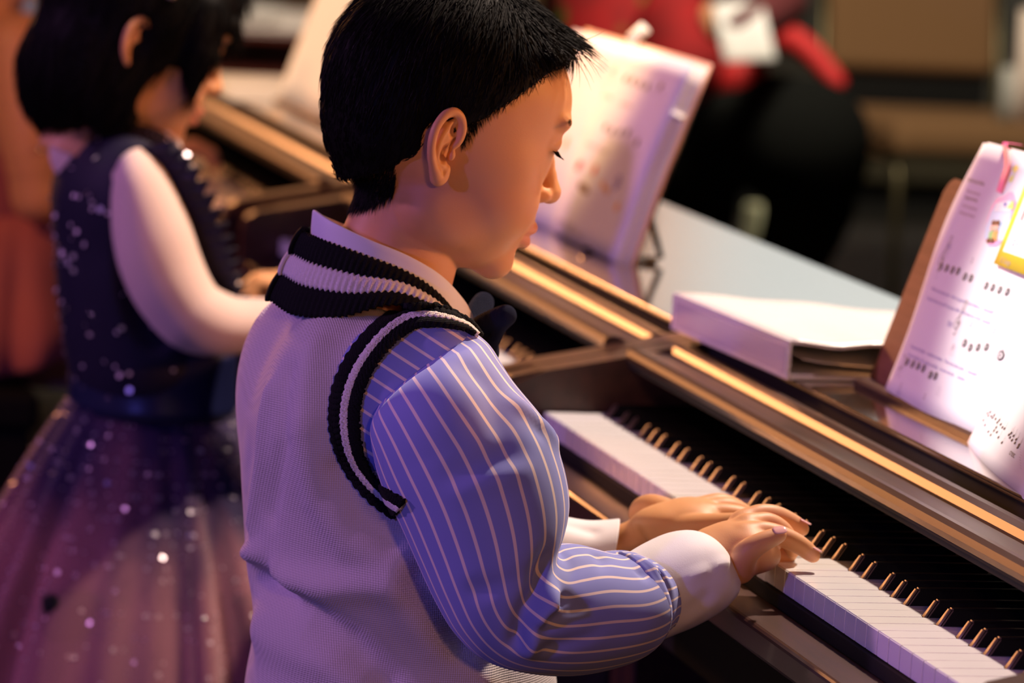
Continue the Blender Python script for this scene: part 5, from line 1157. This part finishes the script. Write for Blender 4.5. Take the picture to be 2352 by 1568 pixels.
bm = bmesh.new(); c0 = at(70, 28, 0, -2.0); bmesh.ops.create_uvsphere(bm, u_segments=12, v_segments=8, radius=.018, matrix=Matrix.Translation(c0) @ Matrix.Diagonal((1, .7, 1.3, 1))); K_(fin('hair_ribbon', bm, mat('ribbon_blue', (.3, .5, .75), .4), smooth=True))
lg = Vol((KX - .2, -.5, .05), (KX + .2, .2, .55), .008)
for sx in (1, -1): lg.chain([(KX + sx * .06, -.28, .50), (KX + sx * .07, -.03, .48), (KX + sx * .07, 0, .03)], [.055, .045, .03], .02)
v_, f_ = lg.mesh(1); K_(from_np('leggings', v_, f_, MATS['tights_white']))
bench(KX, -.37, .26, 'dark piano bench under the salmon pink dress at the left edge', .462)

# ------------------------------------------------------------------ beyond the pianos
redp = mat('tunic_red_pattern', (.42, .012, .014), .8, .2, noise=(14, 1.0, (.02, .012, .012))); n_t = redp.node_tree
for n_ in n_t.nodes:
    if n_.type == 'MATH': n_.operation = 'SUBTRACT'; n_.inputs[1].default_value = .12
_tc = nd(n_t, 'ShaderNodeTexCoord'); _v = nd(n_t, 'ShaderNodeTexVoronoi'); _v.inputs['Scale'].default_value = 9; n_t.links.new(_tc.outputs['Object'], _v.inputs['Vector'])
_r = nd(n_t, 'ShaderNodeMapRange'); _r.inputs['From Min'].default_value = .22; _r.inputs['From Max'].default_value = .30; _r.inputs['To Min'].default_value = 1; _r.inputs['To Max'].default_value = 0; n_t.links.new(_v.outputs['Distance'], _r.inputs['Value'])
_b = n_t.nodes['Principled BSDF']; _p = _b.inputs['Base Color'].links[0].from_socket; _x = nd(n_t, 'ShaderNodeMix', data_type='RGBA'); _x.inputs[7].default_value = (.10, .14, .02, 1); n_t.links.new(_r.outputs[0], _x.inputs[0]); n_t.links.new(_p, _x.inputs[6]); n_t.links.new(_x.outputs[2], _b.inputs['Base Color'])
n_t = None
red2 = mat('tunic_red', (.50, .010, .012), .7); blk = mat('leggings_black', (.007, .0075, .007), .95, .05)
wom = empty('person', 'seated grown-up in red patterned tunic and black leggings holding a white paper behind the pianos', 'person', tuple(atd(1650, 800, 8.5)))
wom.location.z = 0
def W_(o): o.parent = wom; o.matrix_parent_inverse = Matrix.Translation(-wom.location); return o
def sculpt(chains, h, k=.03, ells=()):
    P = np.array([p for c_, r_ in chains for p in c_] + [e[0] for e in ells]); R_ = max(max(r_) for c_, r_ in chains) if chains else .1
    R_ = max([R_] + [max(e[1]) for e in ells]); v = Vol(P.min(0) - R_ - .03, P.max(0) + R_ + .03, h)
    for c_, r_ in chains: v.chain(c_, r_, k, sm=10)
    for e in ells: v.ell(e[0], e[1], k)
    return v.mesh(1)
def a3(u, v, d): return tuple(atd(u, v, d))
v_, f_ = sculpt([([a3(1470, 230, 8.5), a3(1440, 60, 8.6), a3(1440, -160, 8.7)], [.155, .150, .16]), ([a3(1440, -190, 8.7), a3(1450, -260, 8.65)], [.06, .06]), ([a3(1560, 60, 8.35), a3(1580, 150, 8.3)], [.09, .085])], .014); W_(from_np('tunic', v_, f_, redp))
v_, f_ = sculpt([([a3(1560, 200, 8.4), a3(1700, 175, 8.3)], [.075, .060]), ([a3(1770, 70, 8.55), a3(1850, 110, 8.5), a3(1925, 190, 8.45)], [.035, .028, .022])], .010, .02); W_(from_np('tunic_hem', v_, f_, red2))
v_, f_ = sculpt([([a3(1500, -150, 8.5), a3(1700, -20, 8.3), a3(1800, 0, 8.25), a3(1760, 40, 8.1), a3(1700, 70, 8.05)], [.07, .065, .05, .042, .035])], .010, .02); W_(from_np('tunic_sleeve', v_, f_, mat('sleeve_maroon', (.10, .012, .015), .8)))
v_, f_ = sculpt([([a3(1540, 250, 8.5), a3(1700, 285, 8.35), a3(1855, 325, 8.25)], [.11, .112, .102]), ([a3(1850, 330, 8.25), a3(1860, 470, 8.3), a3(1800, 640, 8.4), a3(1780, 790, 8.45)], [.112, .092, .07, .05]),
                 ([a3(1480, 260, 8.6), a3(1590, 340, 8.45)], [.12, .11]), ([a3(1590, 340, 8.45), a3(1600, 480, 8.5), a3(1590, 640, 8.55), a3(1590, 790, 8.6)], [.10, .085, .07, .05])], .012, .09); W_(from_np('leggings', v_, f_, blk))
v_, f_ = sculpt([([a3(1640, 40, 8.12), a3(1650, 75, 8.1)], [.03, .022])], .006, .02); hd_ = W_(from_np('hand', v_, f_, skin_g)); set_tint(hd_, lambda P: np.zeros(len(P)))
v_, f_ = sculpt([([a3(1450, -250, 8.65), a3(1455, -330, 8.65)], [.055, .09])], .010, .02, [(a3(1455, -370, 8.6), (.075, .09, .11))]); wb = W_(from_np('body', v_, f_, skin_g)); set_tint(wb, lambda P: np.zeros(len(P)))
v_, f_ = sculpt([], .01, .02, [(a3(1450, -395, 8.68), (.09, .105, .12))]); W_(from_np('hair', v_, f_, hair_m))
q0, q1, q3 = atd(1665, 142, 7.98), atd(1782, 136, 7.95), atd(1635, 5, 8.1); SP = Sheet(*q0, (q1 - q0).length, (q3 - q0).length, U=tuple((q1 - q0).normalized()), V=tuple((q3 - q0).normalized()), bend=lambda u, v: .01 * math.sin(v * 20))
bm = bmesh.new(); SP.slab(bm, 6, 8, th=.001); staff(SP, bm, .02, .09, .05, .004); tag(SP.fin('paper_sheet', bm, PM), 'white sheet of paper held over the lap of the person in red', 'paper')

brown = mat('chair_fabric_brown', (.22, .12, .055), .9, .2, noise=(120, .5, (.17, .09, .042))); framem = mat('chair_frame_brass', (.10, .085, .045), .35, metal=.8)
def chair(label, loc, rz, group=None):
    t = empty('banquet_chair', label, 'chair', loc, rz, group)
    def pt(nm, bm, m): o = fin(nm, bm, m, t); return o
    bm = bmesh.new(); box(bm, (-.22, -.22, .40), (.24, .22, .485), .03, 4); pt('seat', bm, brown)
    bm = bmesh.new(); box(bm, (-.035, -.215, 0), (.03, .215, .42), .028, 4); bmesh.ops.rotate(bm, verts=bm.verts, cent=(0, 0, 0), matrix=Matrix.Rotation(-.16, 3, 'Y')); bmesh.ops.translate(bm, verts=bm.verts, vec=(-.235, 0, .56)); pt('backrest', bm, brown)
    bm = bmesh.new(); box(bm, (-.262, -.20, .44), (-.235, .20, .60), .004); pt('back_panel', bm, inner_black)
    for sy in (-1, 1):
        bm = bmesh.new(); tube(bm, [(-.30, sy * .225, .95), (-.225, sy * .225, .50), (-.20, sy * .225, .38), (-.26, sy * .225, 0)], .012, 8); pt('leg', bm, framem)
        bm = bmesh.new(); tube(bm, [(-.2, sy * .20, .39), (.20, sy * .20, .39), (.225, sy * .20, .36), (.24, sy * .20, 0)], .012, 8); pt('leg', bm, framem)
    return t
def floor_at(u, v, dep): p = atd(u, v, dep); return (p.x, p.y, .12)
chair('brown padded banquet chair standing empty at upper right behind the pianos', floor_at(2170, 300, 9.7), .05)
chair('brown padded banquet chair under the person in red', floor_at(1560, 300, 8.75), .35)
bm = bmesh.new(); p = atd(1770, 480, 9.3); box(bm, (p.x - .09, p.y - .035, .1202), (p.x + .03, p.y + .035, .40), .008); bm2 = bm; o = fin('glint_block', bm, mat('glint_pale_green', (.50, .52, .34), .8)); tag(o, 'pale green block standing in for a light reflection behind the black-clad legs', 'light reflection')  # made-up block in place of light reflected on a chair leg
s0_ = atd(2300, 265, 9.62)
for i, (u_, r_, hgt, lab, cl) in enumerate(((2308, .020, .125, 'shorter grey white paper roll standing on the empty brown chair', (.42, .42, .38)), (2345, .024, .26, 'taller cream paper roll at the right picture edge on the empty brown chair', (.85, .70, .58)))):
    p = atd(u_, 262, 9.55); p.z = .6062
    bm = bmesh.new(); tube(bm, [p, p + Vector((0, .006, hgt * .5)), p + Vector((0, .0, hgt))], [r_, r_, r_ * .8], 16); tag(fin('paper_roll', bm, mat('roll_%s' % 'ab'[i], cl, .6), smooth=True), lab, 'paper roll')
# low stage riser along the far wall
bm = bmesh.new(); box(bm, (-8.99, 1.16, .1202), (-8.0, 4.58, .22)); tag(fin('riser_shade', bm, mat('riser_shadow', (.008, .008, .008), .9)), kind='structure')  # black box stands in for the shade below the riser
bm = bmesh.new(); box(bm, (-8.99, 1.16, .2202), (-7.9, 4.58, .46), .01); tag(fin('trim_2', bm, M_riser), kind='structure')
# table at upper left
tb = empty('side_table', 'dark red wooden table under a pale cloth at the top left behind the pianos', 'table', (-4.9, .7, 0))
wt = wood('table_red_wood', (.07, .010, .007), (.13, .022, .014), 30, .4, .3, axis=1)
p = atd(600, 62, 8.6); zt = .76
bm = bmesh.new(); box(bm, (-5.75, .40, zt - .022), (-4.95, 1.12, zt), .006); addp(fin('tabletop', bm, wt), tb)
bm = bmesh.new(); box(bm, (-5.70, .45, zt - .13), (-5.0, 1.07, zt - .0222)); addp(fin('apron', bm, wt), tb)
for sx in (-5.66, -5.04):
    for sy in (.48, 1.04): bm = bmesh.new(); box(bm, (sx - .03, sy - .03, 0), (sx + .03, sy + .03, zt - .1302)); addp(fin('leg', bm, wt), tb)
cl_ = mat('cloth_grey_white', (.62, .55, .52), .8)
bm = bmesh.new(); box(bm, (-5.72, .43, zt + .0005), (-4.97, 1.09, zt + .004), .001); tag(fin('tablecloth', bm, cl_), 'pale grey cloth covering the dark red table at top left', 'tablecloth')
for i, (x_, y_, s_, lab) in enumerate(((-5.15, .62, .11, 'white paper plate on the pale table at top left'), (-5.20, .90, .08, 'small white bowl on the pale table at top left, right of the plate'))):
    bm = bmesh.new(); bmesh.ops.create_cone(bm, cap_ends=True, segments=32, radius1=s_ * .65, radius2=s_, depth=.03 + .03 * i, matrix=Matrix.Translation((x_, y_, zt + .0195 + .015 * i))); tag(fin(['paper_plate', 'bowl'][i], bm, paper), lab, ['plate', 'bowl'][i])
